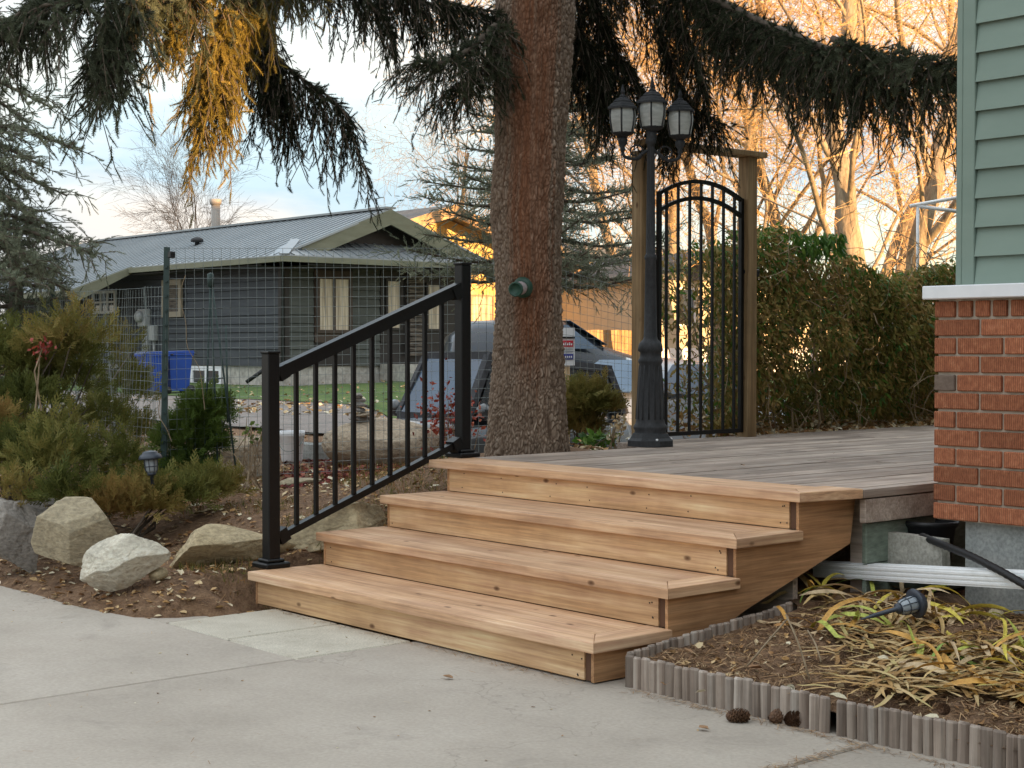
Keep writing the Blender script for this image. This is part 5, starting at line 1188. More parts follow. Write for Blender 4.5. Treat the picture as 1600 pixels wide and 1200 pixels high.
bt = [(1372, 410, 40, 13, (.0,-.02), .36, 'thick grey trunked bare tree rising over the middle of the hedge', .22),
      (1445, 400, 44, 14, (.05,.05), .34, 'forked bare tree next to the corner of the green house', .22),
      (1180, 420, 46, 13, (-.06,.0), .20, 'slender golden bare tree just right of the arched gate', .12),
      (1225, 420, 48, 14, (.08,.06), .24, 'leaning golden bare tree over the hedge next to the gate', .10),
      (1290, 420, 54, 15, (.02,.05), .24, 'golden bare tree between the leaning tree and the thick grey trunk', .12),
      (1120, 430, 50, 13, (.0,.0), .22, 'golden bare tree seen through the arch of the gate', .12),
      (1060, 430, 52, 14, (-.05,-.04), .24, 'golden bare tree behind the three lanterns', .12),
      (985, 430, 56, 14, (.03,.0), .24, 'golden bare tree behind the small blue spruce', .15),
      (1340, 420, 60, 16, (-.04,.02), .26, 'distant golden bare tree behind the thick grey trunk', .12),
      (1410, 420, 62, 16, (.0,.0), .26, 'distant golden bare tree between the two thick trunks', .12)]
for i, (px, py, D, h, ln, r0, lab, fk) in enumerate(bt):
    p = at(px, py, D); p[2] = .2; bare_tree('bare_tree', lab, p, h, ln, r0, 40+i, 10, leaves=2600, fork0=fk, tw=D*.00034)
p = at(282, 380, 60); p[2] = .2
bare_tree('bare_tree', 'bare reddish tree showing over the grey metal roof', p, 6.6, (0,0), .13, 77, 10, leaves=0, fork0=.30, mat='branch', twig='branch', group=None, spread=.34)
p = at(664, 330, 58); p[2] = .2
bare_tree('bare_tree', 'golden bare tree showing above the yellow gable', p, 8.6, (.1,.1), .15, 78, 10, leaves=120, fork0=.3, group=None)
p = at(1330, 400, 75)

# ------------------------------------------------------------------ lamp post with three lanterns
LP = gp(1016, 697, DZ-.004); LP[2] = DZ-.003; sL = depth(LP)/FPX
lp_ = thing('lamp_post', 'fluted dark grey lamp post with three lanterns standing on the deck', 'lamp post', tuple(LP))
def lz(py): return (697-py)*sL
prof = [(.0, 0), (31, 0), (31, 7), (29, 9), (28, 14), (25, 19), (24.5, 24), (26.5, 28), (26.5, 31), (23.5, 35), (22.5, 40), (21.5, 70), (19, 105), (17.5, 128), (19, 131), (19.5, 134), (17, 138), (16, 146), (20, 149), (18, 160), (15, 163), (11.5, 167), (10.5, 172), (9.6, 210), (8.4, 290), (9.6, 292), (9.6, 297), (7.4, 300), (6.4, 400), (5.8, 470), (8.5, 472), (8.5, 478), (6.5, 481), (7, 492)]
mb = MB(); mb.lathe([(r*sL, z*sL) for r, z in prof], LP, 28); part('pole', mb, MT['lamp_metal'], lp_)
mb = MB(); mb.lathe([(38*sL, 0), (38*sL, 9*sL), (33*sL, 13*sL), (29*sL, 20*sL)], LP+[0,0,.0005], 8, smooth=False, phase=R(22)); part('base_plate', mb, MT['lamp_metal'], lp_)
for k in range(4):
    a = R(45+90*k)+.3; mb = MB(); mb.lathe([(.008, 0), (.008, .010), (.004, .014)], LP+[math.cos(a)*34*sL, math.sin(a)*34*sL, 9*sL], 8); part('bolt', mb, MT['white_metal'], lp_)
ft = MB()
for k in range(14):
    a = 2*math.pi*k/14; d = np.array([math.cos(a), math.sin(a), 0]); ft.tube([LP+d*22.0*sL+[0,0,42*sL], LP+d*18.6*sL+[0,0,104*sL], LP+d*17.2*sL+[0,0,126*sL]], [.006, .005, .004], 5); ft.tube([LP+d*7.0*sL+[0,0,302*sL], LP+d*5.5*sL+[0,0,466*sL]], [.003, .0025], 4)
part('flute', ft, MT['lamp_metal'], lp_)['kind'] = 'stuff'
def lantern(px, ytop, ybot, yroof, yfin, small=1.0, cup=True, off=0):
    c = LP+RT*(px-1016)*sL+FW*off; zb = lz(ybot); zt = lz(ytop); base = np.array([c[0], c[1], LP[2]])
    w_ = 21*sL*small; hgt = zt-zb
    mb = MB(); mb.lathe([(.001, zb-.030), (w_*.25, zb-.030), (w_*.5, zb-.018), (w_*.72, zb-.010), (w_*.86, zb), (w_*.80, zb+.004), (.001, zb+.004)], base, 12)
    if cup: mb.lathe([(.006, zb-.12), (.016, zb-.10), (.012, zb-.085), (.028, zb-.06), (.030, zb-.035), (.02, zb-.028)], base, 12)
    lan = part('lantern', mb, MT['lamp_metal'], lp_)
    mb = MB(); zr = lz(yroof); zf = lz(yfin)
    mb.lathe([(w_*.95, zt-.004), (w_*1.28, zt-.006), (w_*1.28, zt+.006), (w_*1.12, zt+.012), (w_*1.0, zt+(zr-zt)*.35), (w_*.78, zt+(zr-zt)*.5), (w_*.80, zt+(zr-zt)*.56), (w_*.55, zt+(zr-zt)*.8), (w_*.30, zt+(zr-zt)*.92), (w_*.32, zr), (w_*.14, zr+.012), (w_*.20, zr+.026), (w_*.08, zf-.012), (.001, zf)], base, 6, smooth=False, phase=R(10)); part('lantern_roof', mb, MT['lamp_metal'], lan)
    fr = [(w_*.86, zb), (w_*1.02, zb+hgt*.45), (w_*1.06, zb+hgt*.7), (w_*.98, zt)]
    for k in range(6):
        a0 = R(10)+k*math.pi/3; a1 = a0+math.pi/3
        mb = MB(); vs = [(base[0]+r*math.cos(a)*.985, base[1]+r*math.sin(a)*.985, base[2]+z) for (r, z) in fr for a in (a0+.06, (a0+a1)/2, a1-.06)]
        vs = [tuple(v) for v in vs]; fs = [(i*3+j, i*3+j+1, i*3+j+4, i*3+j+3) for i in range(3) for j in range(2)]
        n_ = len(vs); vs2 = [(base[0]+(v[0]-base[0])*.95, base[1]+(v[1]-base[1])*.95, v[2]) for v in vs]
        mb.add(vs+vs2, fs+[tuple(i+n_ for i in f[::-1]) for f in fs], True); part('pane', mb, MT['lamp_glass'], lan)
        mb = MB(); mb.tube([(base[0]+r*math.cos(a0), base[1]+r*math.sin(a0), base[2]+z) for r, z in fr], .0055, 6); mb.tube([(base[0]+fr[0][0]*1.12*math.cos(a0), base[1]+fr[0][0]*1.12*math.sin(a0), base[2]+zb+.004), (base[0]+fr[0][0]*.9*math.cos(a0), base[1]+fr[0][0]*.9*math.sin(a0), base[2]+zb-.004)], .005, 5); part('glazing_bar', mb, MT['lamp_metal'], lan)
    return lan, base, zb
MT['lamp_glass'] = M('seeded_frosted_glass', [(.3, (.36,.37,.35)), (.7, (.52,.53,.50))], (20,20,60), .25, .3, .003, spec=.6)
lantern(1018, 163, 200, 143, 122, 1.0, True)
sides = [lantern(971, 174, 211, 155, 136, .95, True, -.06), lantern(1063, 174, 211, 155, 136, .95, True, .06)]
for (lan, base, zb) in sides:
    e = base+[0, 0, zb-.11]; p0 = LP+[0, 0, 462*sL]; mid = p0*.45+e*.55+np.array([0, 0, -.055])
    mb = MB(); mb.tube(poly([p0, p0*.75+e*.25+np.array([0,0,-.01]), mid, e+[0,0,-.03], e], 16), .0095, 8); part('arm', mb, MT['lamp_metal'], lp_)
    mb = MB(); q = [mid+[0,0,.0]+((p0-e)/np.linalg.norm(p0-e))*.05*math.cos(t)*(1-t/9)+np.array([0,0,.05+.045*math.sin(t)*(1-t/9)]) for t in np.linspace(-1.5, 5, 14)]; mb.tube(q, .005, 6); part('scroll', mb, MT['lamp_metal'], lp_)

# ------------------------------------------------------------------ gate frame and arched metal gate
GX = -2.80
ga = xp(1029, 683, GX); gb = xp(1157, 679, GX); gpst = xp(1167, 676, GX)
gf = thing('gate_frame', 'timber gate frame with two posts and a flat top board at the deck edge', 'gate frame', (GX, gpst[1], DZ-.3))
y1 = gpst[1]; sG = depth(gpst)/FPX; pw = 8.5*sG/1.15
zT = xp(1167, 246, GX)[2]
mb = MB(); mb.cbox((GX-.045, y1-.045, DZ-.25), (GX+.045, y1+.045, zT), .004); part('post', mb, MT['post_wood'], gf)
y0 = xp(1003, 690, GX-.05)[1]
mb = MB(); mb.cbox((GX-.10, y0-.045, DZ-.25), (GX-.01, y0+.045, xp(1003, 236, GX-.05)[2]), .004); part('post', mb, MT['post_wood'], gf)
ta = xp(1030, 233, GX); tb_ = xp(1187, 244, GX)
mb = MB(); mb.cbox((GX-.07, y0-.06, zT), (GX+.07, tb_[1], zT+.036), .004); part('top_board', mb, MT['post_wood'], gf)
gt = thing('metal_gate', 'black metal garden gate with double arched top and vertical bars', 'gate', (GX, ga[1], DZ+.02))
ya, yb = ga[1], gb[1]; zb_ = DZ+.025; zs_ = xp(1029, 303, GX)[2]; zp = xp(1092, 285, GX)[2]; yc = (ya+yb)/2; hw = (yb-ya)/2
zs_ = (zs_+xp(1157, 312, GX)[2])/2; rise = zp-zs_+.005
def arch(y, dz=0): return zs_+dz+rise*(1-((y-yc)/hw)**2)
for y in (ya, yb):
    mb = MB(); mb.box((GX-.013, y-.013, zb_), (GX+.013, y+.013, arch(y)+.012)); part('stile', mb, MT['black'], gt)
for dz in (0, -.105):
    mb = MB(); Y = np.linspace(ya, yb, 18); q = [Vector((GX, y, arch(y, dz))) for y in Y]
    for i in range(17): mb.bar(q[i]-(q[i+1]-q[i])*.03, q[i+1]+(q[i+1]-q[i])*.03, .024, .024)
    part('arched_rail', mb, MT['black'], gt)
mb = MB(); mb.box((GX-.012, ya+.013, zb_), (GX+.012, yb-.013, zb_+.026)); part('bottom_rail', mb, MT['black'], gt)
for k in range(7):
    y = ya+(yb-ya)*(k+.62)/7.25; mb = MB(); mb.box((GX-.0075, y-.0075, zb_+.02), (GX+.0075, y+.0075, arch(y)-.008)); part('bar', mb, MT['black'], gt)
zl = xp(1165, 425, GX)[2]
mb = MB(); mb.cbox((GX-.02, yb+.014, zl-.012), (GX+.02, y1-.046, zl+.012), .003); mb.cbox((GX-.02, y1+.0455, zl-.03), (GX+.035, y1+.085, zl+.02), .006); part('latch', mb, MT['black'], gt)

# ------------------------------------------------------------------ wire fence
MT['wire'] = M('green_coated_wire', [(.3, (.14,.17,.165)), (.7, (.24,.27,.26))], (5,5,5), .5, 0)
MT['post_green'] = flat('green_steel_post', (.03,.055,.05), .6)
wf = thing('wire_fence', 'tall green wire mesh fence on steel posts behind the juniper bush', 'fence', tuple(gpt(255, 765, 9.7)))
pA = at(262, 600, 9.7); pB = at(83, 600, 12.6); pC = at(760, 600, 10.6); pD = at(992, 600, 11.2)
def mesh_panel(a, b, zt0, zt1, zb0, zb1, cell=.056, warp=.0, rowc=.062):
    mb = MB(); L = np.linalg.norm((b-a)[:2]); nv = int(L/cell); d = (b-a)/np.linalg.norm(b-a); nrm = np.array([d[1], -d[0], 0])
    def P(u, z):
        p = a+(b-a)*u; return np.array([p[0], p[1], z])+nrm*warp*(math.sin(u*17+z*3)+.6*math.sin(u*41+z*2))
    for i in range(nv+1):
        u = i/nv; z0 = zb0+(zb1-zb0)*u; z1 = zt0+(zt1-zt0)*u+warp*.5*math.sin(u*23); mb.tube([P(u, z0+(z1-z0)*k/6) for k in range(7)], .0014, 3, cap=False)
    nr = int((max(zt0, zt1)-min(zb0, zb1))/rowc)
    for j in range(nr+1):
        f = j/nr; pts = []
        for k in range(25):
            u = k/24; pts.append(P(u, zb0+(zb1-zb0)*u+(zt0-zb0+(zt1-zb1-zt0+zb0)*u)*f))
        mb.tube(pts, .0014, 3, cap=False)
    return mb
zt_A = at(262, 388, 9.7)[2]; zA = at(262, 770, 9.7)[2]
part('mesh', mesh_panel(pA, pC, zt_A, at(760, 388, 10.6)[2], zA+.08, .42), MT['wire'], wf)
part('mesh', mesh_panel(pC, pD, at(760, 388, 10.6)[2], at(992, 455, 11.2)[2], .42, .50), MT['wire'], wf)
part('mesh', mesh_panel(pB, pA, at(83, 458, 12.6)[2], at(262, 448, 9.7)[2], .3, zA+.02, warp=.02), MT['wire'], wf)
pE = at(-60, 600, 13.4); part('mesh', mesh_panel(pE, pB, at(-60, 480, 13.4)[2], at(83, 462, 12.6)[2], .3, .3, warp=.02), MT['wire'], wf)
for (p, ytop, D, r) in ((pA, 386, 9.7, .019), (pB, 440, 12.6, .019)):
    ztop = at(262 if p is pA else 83, ytop, D)[2]; zb = hz(p[0], p[1])-.1
    mb = MB(); a = np.array([p[0], p[1], zb]); b = np.array([p[0], p[1], ztop])
    if p is pA: a = a-RT*.035
    mb.bar(a, b, .036, .012, up=tuple(FW)); mb.bar(a+FW*.012, b+FW*.012, .012, .034, up=tuple(FW))
    for k in range(16): q = a+(b-a)*(.1+.88*k/16)-FW*.012; mb.bar(q-RT*.008, q+RT*.008, .012, .012)
    part('post', mb, MT['post_green'], wf)
mb = MB(); q = at(268, 398, 9.68); mb.cbox(tuple(q-np.array([.018,.018,.02])), tuple(q+np.array([.018,.018,.02])), .004); part('insulator', mb, MT['black_plastic'], wf)
mb = MB(); q = [at(290, 430, 9.6), at(278, 460, 9.6), at(292, 505, 9.6), at(290, 545, 9.6), at(312, 570, 9.6), at(320, 640, 9.6)]; mb.tube(poly(q, 24), .0022, 4, cap=False); q = [at(250, 620, 9.6), at(247, 650, 9.6), at(262, 672, 9.6), at(268, 690, 9.6)]; mb.tube(poly(q, 14), .003, 4, cap=False); part('loose_wire', mb, MT['stem'], wf)
ob = thing('plant_obelisk', 'thin dark rod obelisk standing behind the fence post over the young cedar', 'plant support', tuple(gpt(340, 760, 9.9)))
for (a, b) in (((328, 435), (342, 765)), ((330, 435), (372, 760)), ((329, 435), (318, 760)), ((353, 508), (356, 660))):
    mb = MB(); mb.tube([at(*a, 9.9), at(*b, 9.8)], .0065, 5); part('rod', mb, MT['post_green'], ob)
mb = MB(); mb.tube([at(340, 592, 9.88), at(352, 590, 9.88)], .004, 4); mb.lathe([(.0, -.05), (.02, -.04), (.022, .04), (0, .05)], at(329, 438, 9.9), 8); part('ring', mb, MT['post_green'], ob)

# ------------------------------------------------------------------ boulders, cairn, bucket
def stone_mat(name, c): return M(name, [(.25, tuple(x*.55 for x in c)), (.42, tuple(x*.85 for x in c)), (.55, c), (.75, tuple(min(x*1.3, .8) for x in c))], (7,7,12), .92, .9, .02, 12, .72, fine=7, dist=.6)
def boulder(name, label, cen, size, rot, mat, seed, cuts=7, flatc=.40, rough=.07, group=None, sub=6, rnd=False):
    """rounded rock with broken flat faces"""
    rg = np.random.default_rng(seed); bm = bmesh.new(); bmesh.ops.create_icosphere(bm, subdivisions=sub, radius=1); V = np.array([v.co for v in bm.verts])
    flatc = min(flatc, .45) if not rnd else .62; cuts = cuts+9 if sub > 3 and not rnd else cuts; hi_ = .70 if sub > 3 and not rnd else .88
    for k in range(cuts):
        n = unit(rg.normal(0, 1, 3)); d = rg.uniform(flatc, hi_); s = V@n; ov = np.maximum(s-d, 0); V = V-n[None]*ov[:,None]*.98
    nrm = unit(V); V = V+nrm*((fbm(V*2.2+seed*3.1, 5, seed)-.5)*rough*1.8)[:,None]+nrm*((fbm(V*9+seed, 4, seed)-.5)*rough*.9)[:,None]
    rd = 1-np.abs(2*vnoise(V*np.array([2.2, 2.2, 5])+seed, seed+2)-1); V = V-nrm*(np.clip(rd-.93, 0, 1)*rough*5)[:,None]
    V = V/np.abs(V).max(0)*np.array(size); Rm = Matrix.Rotation(rot[2], 3, 'Z') @ Matrix.Rotation(rot[1], 3, 'Y') @ Matrix.Rotation(rot[0], 3, 'X'); Rm = np.array(Rm); B = np.stack([RT, FW, np.array([0,0,1.])], -1)
    V = V@Rm.T@B.T
    F = np.array([[v.index for v in f.verts] for f in bm.faces]); bm.free()
    o = nobj(name, npmesh(V, F, None, True), mat); o.location = tuple(cen); tag(o, label, 'boulder', group); return o
def bx(px, py, D): return at(px, py, D)
m8 = 8.0/FPX
tan = stone_mat('tan_sandstone', (.46,.365,.225)); wht = stone_mat('pale_limestone', (.60,.545,.44)); gry = stone_mat('grey_granite', (.27,.24,.21)); brn = stone_mat('brown_boulder_stone', (.40,.315,.225)); khk = stone_mat('khaki_stone', (.36,.295,.195))
boulder('boulder', 'grey rounded boulder streaked white at the edge of the garden below the juniper', bx(28, 838, 8.1), (55*m8, .16, 55*m8), (0, R(15), 0), gry, 3, 5)
boulder('boulder', 'dark grey boulder tucked behind the streaked one under the juniper', bx(62, 818, 8.5), (55*m8, .16, 42*m8), (0, 0, .4), gry, 9, 5)
boulder('boulder', 'tall angular khaki boulder leaning behind the pale white rock', bx(132, 838, 7.75), (72*m8, .13, 68*m8), (0, R(-38), .2), khk, 14, 9, .42, .05)
boulder('boulder', 'pale white limestone rock lying tilted on the soil', bx(188, 877, 7.25), (76*m8*.92, .16, 42*m8*.92), (0, R(-20), .15), wht, 22, 8, .5, .06)
boulder('boulder', 'long smooth tan boulder beside the lower railing post', bx(348, 860, 7.75), (112*m8, .20, 45*m8), (0, R(-5), .1), tan, 31, 5, .6, .06)
boulder('boulder', 'sloping tan boulder between the railing and the second step', bx(535, 838, 7.9), (98*m8, .20, 50*m8), (0, R(-14), 0), tan, 37, 6, .55, .06)
boulder('boulder', 'small round yellow stone in front of the long tan boulder', bx(247, 897, 7.3), (15*m8, .04, 10*m8), (0, R(-15), 0), tan, 41, 3, .7, .04, sub=3)
boulder('boulder', 'mossy grey brown boulder behind the lower railing post', bx(378, 722, 10.6), (62*m8*1.3, .26, 44*m8*1.3), (0, R(-8), 0), brn, 47, 5, .6, .06, rnd=True)
big = boulder('boulder', 'large smooth brown boulder carrying the cairn behind the balusters', bx(600, 697, 11.4), (98*m8*1.42, .42, 46*m8*1.42), (0, R(4), 0), brn, 53, 4, .7, .05, rnd=True)
boulder('flat_stone', 'flat grey stone lying by the top step under the railing', bx(688, 737, 9.2), (30*m8, .12, 12*m8), (0, R(-4), 0), gry, 59, 5, .5, .05, sub=4)
boulder('flat_stone', 'flat pale slab lying in the red mulch behind the railing', bx(462, 752, 9.8), (50*m8, .12, 8*m8), (0, R(-6), 0), khk, 61, 5, .5, .05, sub=4)
m114 = 11.4/FPX
cn = [(563, 654, 19, 4.6), (568, 647, 17, 4.2), (560, 640, 15, 4.4), (566, 633, 13, 4.2), (562, 626, 11, 4.0), (560, 619, 8.5, 5)]
names = ['broad bottom stone of the little cairn on the brown boulder', 'second stone up in the cairn on the brown boulder', 'third stone up in the cairn on the brown boulder', 'fourth stone up in the cairn on the brown boulder', 'stone just under the round top stone of the cairn', 'round pale pebble on top of the cairn']
for i, (px, py, a_, b_) in enumerate(cn): 
    o = boulder('cairn_stone', names[i], bx(px, py, 11.25), (a_*m114, a_*m114*.8, b_*m114), (0, R((-1)**i*4), i), gry if i != 1 else brn, 70+i, 4, .6, .05, 'stacked cairn stones', sub=3); o['category'] = 'stone'
bk = thing('white_bucket', 'white plastic bucket standing behind the lower railing post', 'bucket', tuple(gpt(456, 722, 11.6))); c = bx(456, 722, 11.6); mk = 11.6/FPX
mb = MB(); mb.lathe([(15*mk, 0), (16.5*mk, 4*mk), (19.5*mk, 40*mk), (20.5*mk, 41*mk), (20.5*mk, 49*mk), (19*mk, 49*mk), (18.5*mk, 42*mk), (16*mk, 6*mk), (0, 5*mk)], c, 24); part('body', mb, MT['white_paint'], bk)
mb = MB(); mb.tube([c+RT*20*mk*math.cos(t)+np.array([0,0,44*mk])-FW*.2*abs(math.sin(t))*.9+np.array([0,0,-.12*abs(math.sin(t))]) for t in np.linspace(0, math.pi, 12)], .003, 5); part('handle', mb, MT['wire'], bk)
pb = thing('concrete_planter', 'low pale grey trough beside the white bucket', 'planter', tuple(gpt(490, 722, 12.0))); c = bx(492, 722, 12.0); mk = 12/FPX
mb = MB(); mb.cbox((c[0]-.14, c[1]-.10, c[2]-.03), (c[0]+.14, c[1]+.10, c[2]+32*mk), .015); part('body', mb, MT['foundation'], pb); mb = MB(); mb.box((c[0]-.12, c[1]-.08, c[2]+32*mk-.001), (c[0]+.12, c[1]+.08, c[2]+32*mk+.002)); part('soil', mb, MT['soil'], pb)

# ------------------------------------------------------------------ solar path lights
def solar(name, label, base, ax, s=1.0):
    ax = np.array(ax)/np.linalg.norm(ax); t = thing(name, label, 'solar light', tuple(base))
    mb = MB(); mb.lathe([(.001, -.08*s), (.010*s, .0), (.011*s, .115*s), (.024*s, .12*s), (.026*s, .135*s)], base, 12, axis=ax); part('stake', mb, MT['solar_plastic'], t)
    mb = MB(); mb.lathe([(.026*s, .135*s), (.034*s, .15*s), (.038*s, .20*s), (.036*s, .215*s)], base, 18, axis=ax); gl = part('globe', mb, MT['grey_glass'], t)
    q = Vector((0,0,1)).rotation_difference(Vector(ax)).to_matrix(); mb = MB()
    for k in range(8): a = k*math.pi/4; mb.tube([np.array(base)+np.array(q @ Vector((r*s*math.cos(a), r*s*math.sin(a), z*s))) for r, z in ((.028,.135), (.036,.15), (.040,.20), (.038,.215))], .0022*s, 4)
    mb.lathe([(.037*s, .168*s), (.0405*s, .170*s), (.037*s, .173*s)], base, 18, axis=ax); part('cage', mb, MT['solar_plastic'], gl)
    mb = MB(); mb.lathe([(.036*s, .215*s), (.066*s, .212*s), (.068*s, .220*s), (.060*s, .236*s), (.045*s, .246*s), (.044*s, .252*s), (.030*s, .258*s), (.001, .262*s)], base, 20, axis=ax); part('cap', mb, MT['solar_plastic'], t)
b = at(240, 775, 8.35); solar('solar_path_light', 'dark blue solar path light standing beside the wire fence post', b, (-.05*RT[0]*2, -.05, 1.0), .93)
cS = gp(1366, 966, .225); dS = gp(1462, 938, .275)-cS; solar('solar_path_light', 'fallen solar path light lying among the yellow lily leaves', cS+[0,0,.01], dS, .82)

# ------------------------------------------------------------------ downspout, splash block, tub, hose by the house
dp = thing('downspout_pipe', 'white downspout extension lying along the ground in front of the house foundation', 'downspout', (0, 1.5, .17))
a = yp(1282, 889, 1.62); b = yp(1604, 906, 1.50)
mb = MB(); aa, bb_ = Vector(a), Vector(b)+(Vector(b)-Vector(a))*.7; mb.bar(aa, bb_, .095, .062)
for k in (-.018, 0, .018):
    mb.bar(aa+Vector((0, -.0485, k)), bb_+Vector((0, -.0485, k)), .006, .009); mb.bar(aa+Vector((0, k*1.4, .0315)), bb_+Vector((0, k*1.4, .0315)), .010, .005)
part('pipe', mb, MT['white_metal'], dp)
sb = thing('concrete_block', 'thin upright concrete slab leaning behind the white downspout', 'concrete slab', (0.1, 1.75, .12))
q = [yp(1333, 824, 1.72), yp(1471, 843, 1.66), yp(1473, 884, 1.66), yp(1333, 890, 1.72)]; q[2][2] -= .06; q[3][2] -= .05
mb = MB(); P = [Vector(v) for v in q]; mb.prism(P, (.005, .05, .0)); part('slab', mb, M('pale_weathered_concrete', [(.3, (.30,.285,.24)), (.7, (.44,.42,.37))], (8,8,8), .9, .5, .006, fine=8), sb)
tbp = at(1452, 820, 6.75)
tub = thing('black_tub', 'black plastic plant tub in the gap between deck and house', 'tub', tuple(tbp-np.array([0,0,.12])))
mt_ = 6.75/FPX
mb = MB(); mb.lathe([(34*mt_, -.14), (40*mt_, -.01), (44*mt_, .0), (46*mt_, .012), (44*mt_, .022), (40*mt_, .018), (38*mt_, .0), (33*mt_, -.10), (0, -.10)], tbp, 26); part('body', mb, MT['black_plastic'], tub)
hsx = thing('black_hose', 'black corrugated drain hose lying over the white downspout', 'hose', tuple(yp(1480, 855, 1.60)))
hp = poly([yp(1440, 838, 1.72), yp(1478, 853, 1.60), yp(1520, 870, 1.52), yp(1565, 893, 1.44), yp(1612, 920, 1.38), yp(1680, 960, 1.30)], 60)
mb = MB(); mb.tube(hp, [.0145+.0018*(i % 2) for i in range(60)], 10); part('tube', mb, MT['rubber'], hsx)

# ------------------------------------------------------------------ day lily clumps: every leaf a part
lily_cols = {}
def leafm(nm, c): return M(nm, [(.3, tuple(x*.75 for x in c)), (.7, tuple(min(1, x*1.15) for x in c))], (18,18,18), .6, .2, .002, fine=5)
LM = [leafm('straw_leaf', (.58,.40,.17)), leafm('amber_leaf', (.55,.29,.065)), leafm('yellow_leaf', (.62,.50,.08)), leafm('green_leaf', (.22,.33,.06)), leafm('tan_leaf', (.56,.41,.24)), leafm('lime_leaf', (.42,.45,.09))]
lily_mesh = []
for s in range(12):
    rg = np.random.default_rng(200+s); n = 7; L = rg.uniform(.18, .34); wv = rg.uniform(.008, .0155); el = rg.uniform(.12, .85); crv = rg.uniform(1.0, 2.4); tw = rg.uniform(-.5, .5); V = []; p = np.zeros(3); yaw = 0
    for i in range(n+1):
        f = i/n; e = el-crv*f; w_ = wv*(1-.25*(1-f))*(1-f**2.5)**.7+.0006; sd = np.array([-math.sin(yaw), math.cos(yaw), 0])*math.cos(tw*f*3)+np.array([0,0,1])*math.sin(tw*f*3)*.8
        V += [p-sd*w_, p+np.array([0,0,-.3*w_]), p+sd*w_]; yaw += rg.normal(0, .10); p = p+np.array([math.cos(yaw)*math.cos(e), math.sin(yaw)*math.cos(e), math.sin(e)])*L/n; p[2] = max(p[2], -.012)
    F = []
    for i in range(n):
        for j in range(2): F.append((i*3+j, i*3+j+1, i*3+j+4, i*3+j+3))
    lily_mesh.append((np.array(V), np.array(F)))
LMESH = {}
def lily_me(s, c):
    if (s, c) not in LMESH:
        me = npmesh(lily_mesh[s][0], lily_mesh[s][1], None, True); me.materials.append(LM[c]); LMESH[(s, c)] = me
    return LMESH[(s, c)]
clumps = [(1290, 945, 15, 'wispy green and yellow lily clump under the stair side panel', (3,2,0,0,1,4)), (1345, 960, 17, 'lily clump in front of the white downspout end', (2,0,1,0,4,4)), (1260, 985, 10, 'flattened green and amber lily leaves nearest the steps', (5,1,0,1,0,4)), (1410, 950, 14, 'lily clump behind the fallen solar light', (0,1,4,4,5)),
          (1500, 985, 20, 'straw coloured lily clump right of the fallen solar light', (0,1,4,0,2)), (1430, 1025, 15, 'green tipped lily clump in the middle of the bed', (3,5,0,4,1,0,1)), (1540, 1025, 26, 'big tan and amber lily clump beside the house foundation', (1,0,4,4,2)), (1500, 1055, 22, 'amber lily clump bending over the dark stone', (1,1,0,4)), (1590, 1030, 18, 'yellow and green lily clump at the picture edge', (2,5,0,1)), (1575, 1075, 18, 'orange lily clump nearest the edging at the picture edge', (1,2,0,4)), (1370, 985, 12, 'thin lily clump below the lying lamp stake', (0,4,5,1)), (1450, 985, 14, 'pale lily clump next to the lamp cap', (0,4,0,1))]
for (px, py, n, lab, pal) in clumps:
    c = gp(px, py, .14); c[2] = bedz(c[0], c[1])+.0; t = thing('lily_clump', lab, 'lily', tuple(c), 'yellowing day lilies in the flower bed')
    for k in range(n):
        sc = random.uniform(.75, 1.15); a_ = random.uniform(0, 2*math.pi); shared('leaf', lily_me(random.randrange(12), random.choice(pal)), t, (c[0]+random.gauss(0, .055), c[1]+random.gauss(0, .045), c[2]+random.uniform(-.005, .02)), (random.uniform(-.2,.2), random.uniform(-.15,.15), a_), (sc, sc*random.uniform(.8, 1.25), sc))
fill = Acc()
for s in range(12):
    k = 80; pxs = RNG.uniform(1300, 1640, k); pys = RNG.uniform(935, 1085, k); P = np.array([gp(a_, b_, .13) for a_, b_ in zip(pxs, pys)]); ok = (P[:,1] > .25) & (P[:,1] < 1.55); P = P[ok]; P[:,2] = .10+.045*sstep(.1, 1.2, P[:,1])+RNG.uniform(0, .03, len(P))
    TVl, TFl = lily_mesh[s]; th = RNG.uniform(0, 2*math.pi, len(P)); Rz = np.zeros((len(P),3,3)); Rz[:,0,0] = np.cos(th); Rz[:,0,1] = -np.sin(th); Rz[:,1,0] = np.sin(th); Rz[:,1,1] = np.cos(th); Rz[:,2,2] = 1
    fill.add(*scatter(TVl*np.array([1,1,.35]), TFl, P, Rz, RNG.uniform(.5, .95, len(P)), RNG.uniform(.1, .85, len(P)), .03))
o = fill.obj('dead_lily_leaves', leafmat('dead_lily_leaf', [(0, (.22,.11,.035)), (.4, (.42,.25,.09)), (.7, (.50,.36,.18)), (1, (.36,.34,.09))], .65), None); tag(o, kind='stuff')
for (px0, py0, px1, py1, lab) in ((1265, 1062, 1228, 960, 'pale dry stalk standing in the bare soil of the bed'), (1168, 1040, 1232, 965, 'slanting brown stalk crossing the bare soil towards the lilies'), (1283, 1035, 1262, 985, 'short brown stalk beside the pale one')):
    a = gp(px0, py0, .115); b = at(px1, py1, depth(a)+.12); mb = MB(); mb.tube(poly([a, (a+b)/2+np.array([.008, 0, .01]), b], 8), [.0035]*8, 5); tag(part('dry_stalk', mb, MT['stem'], None, a), lab, 'stalk')

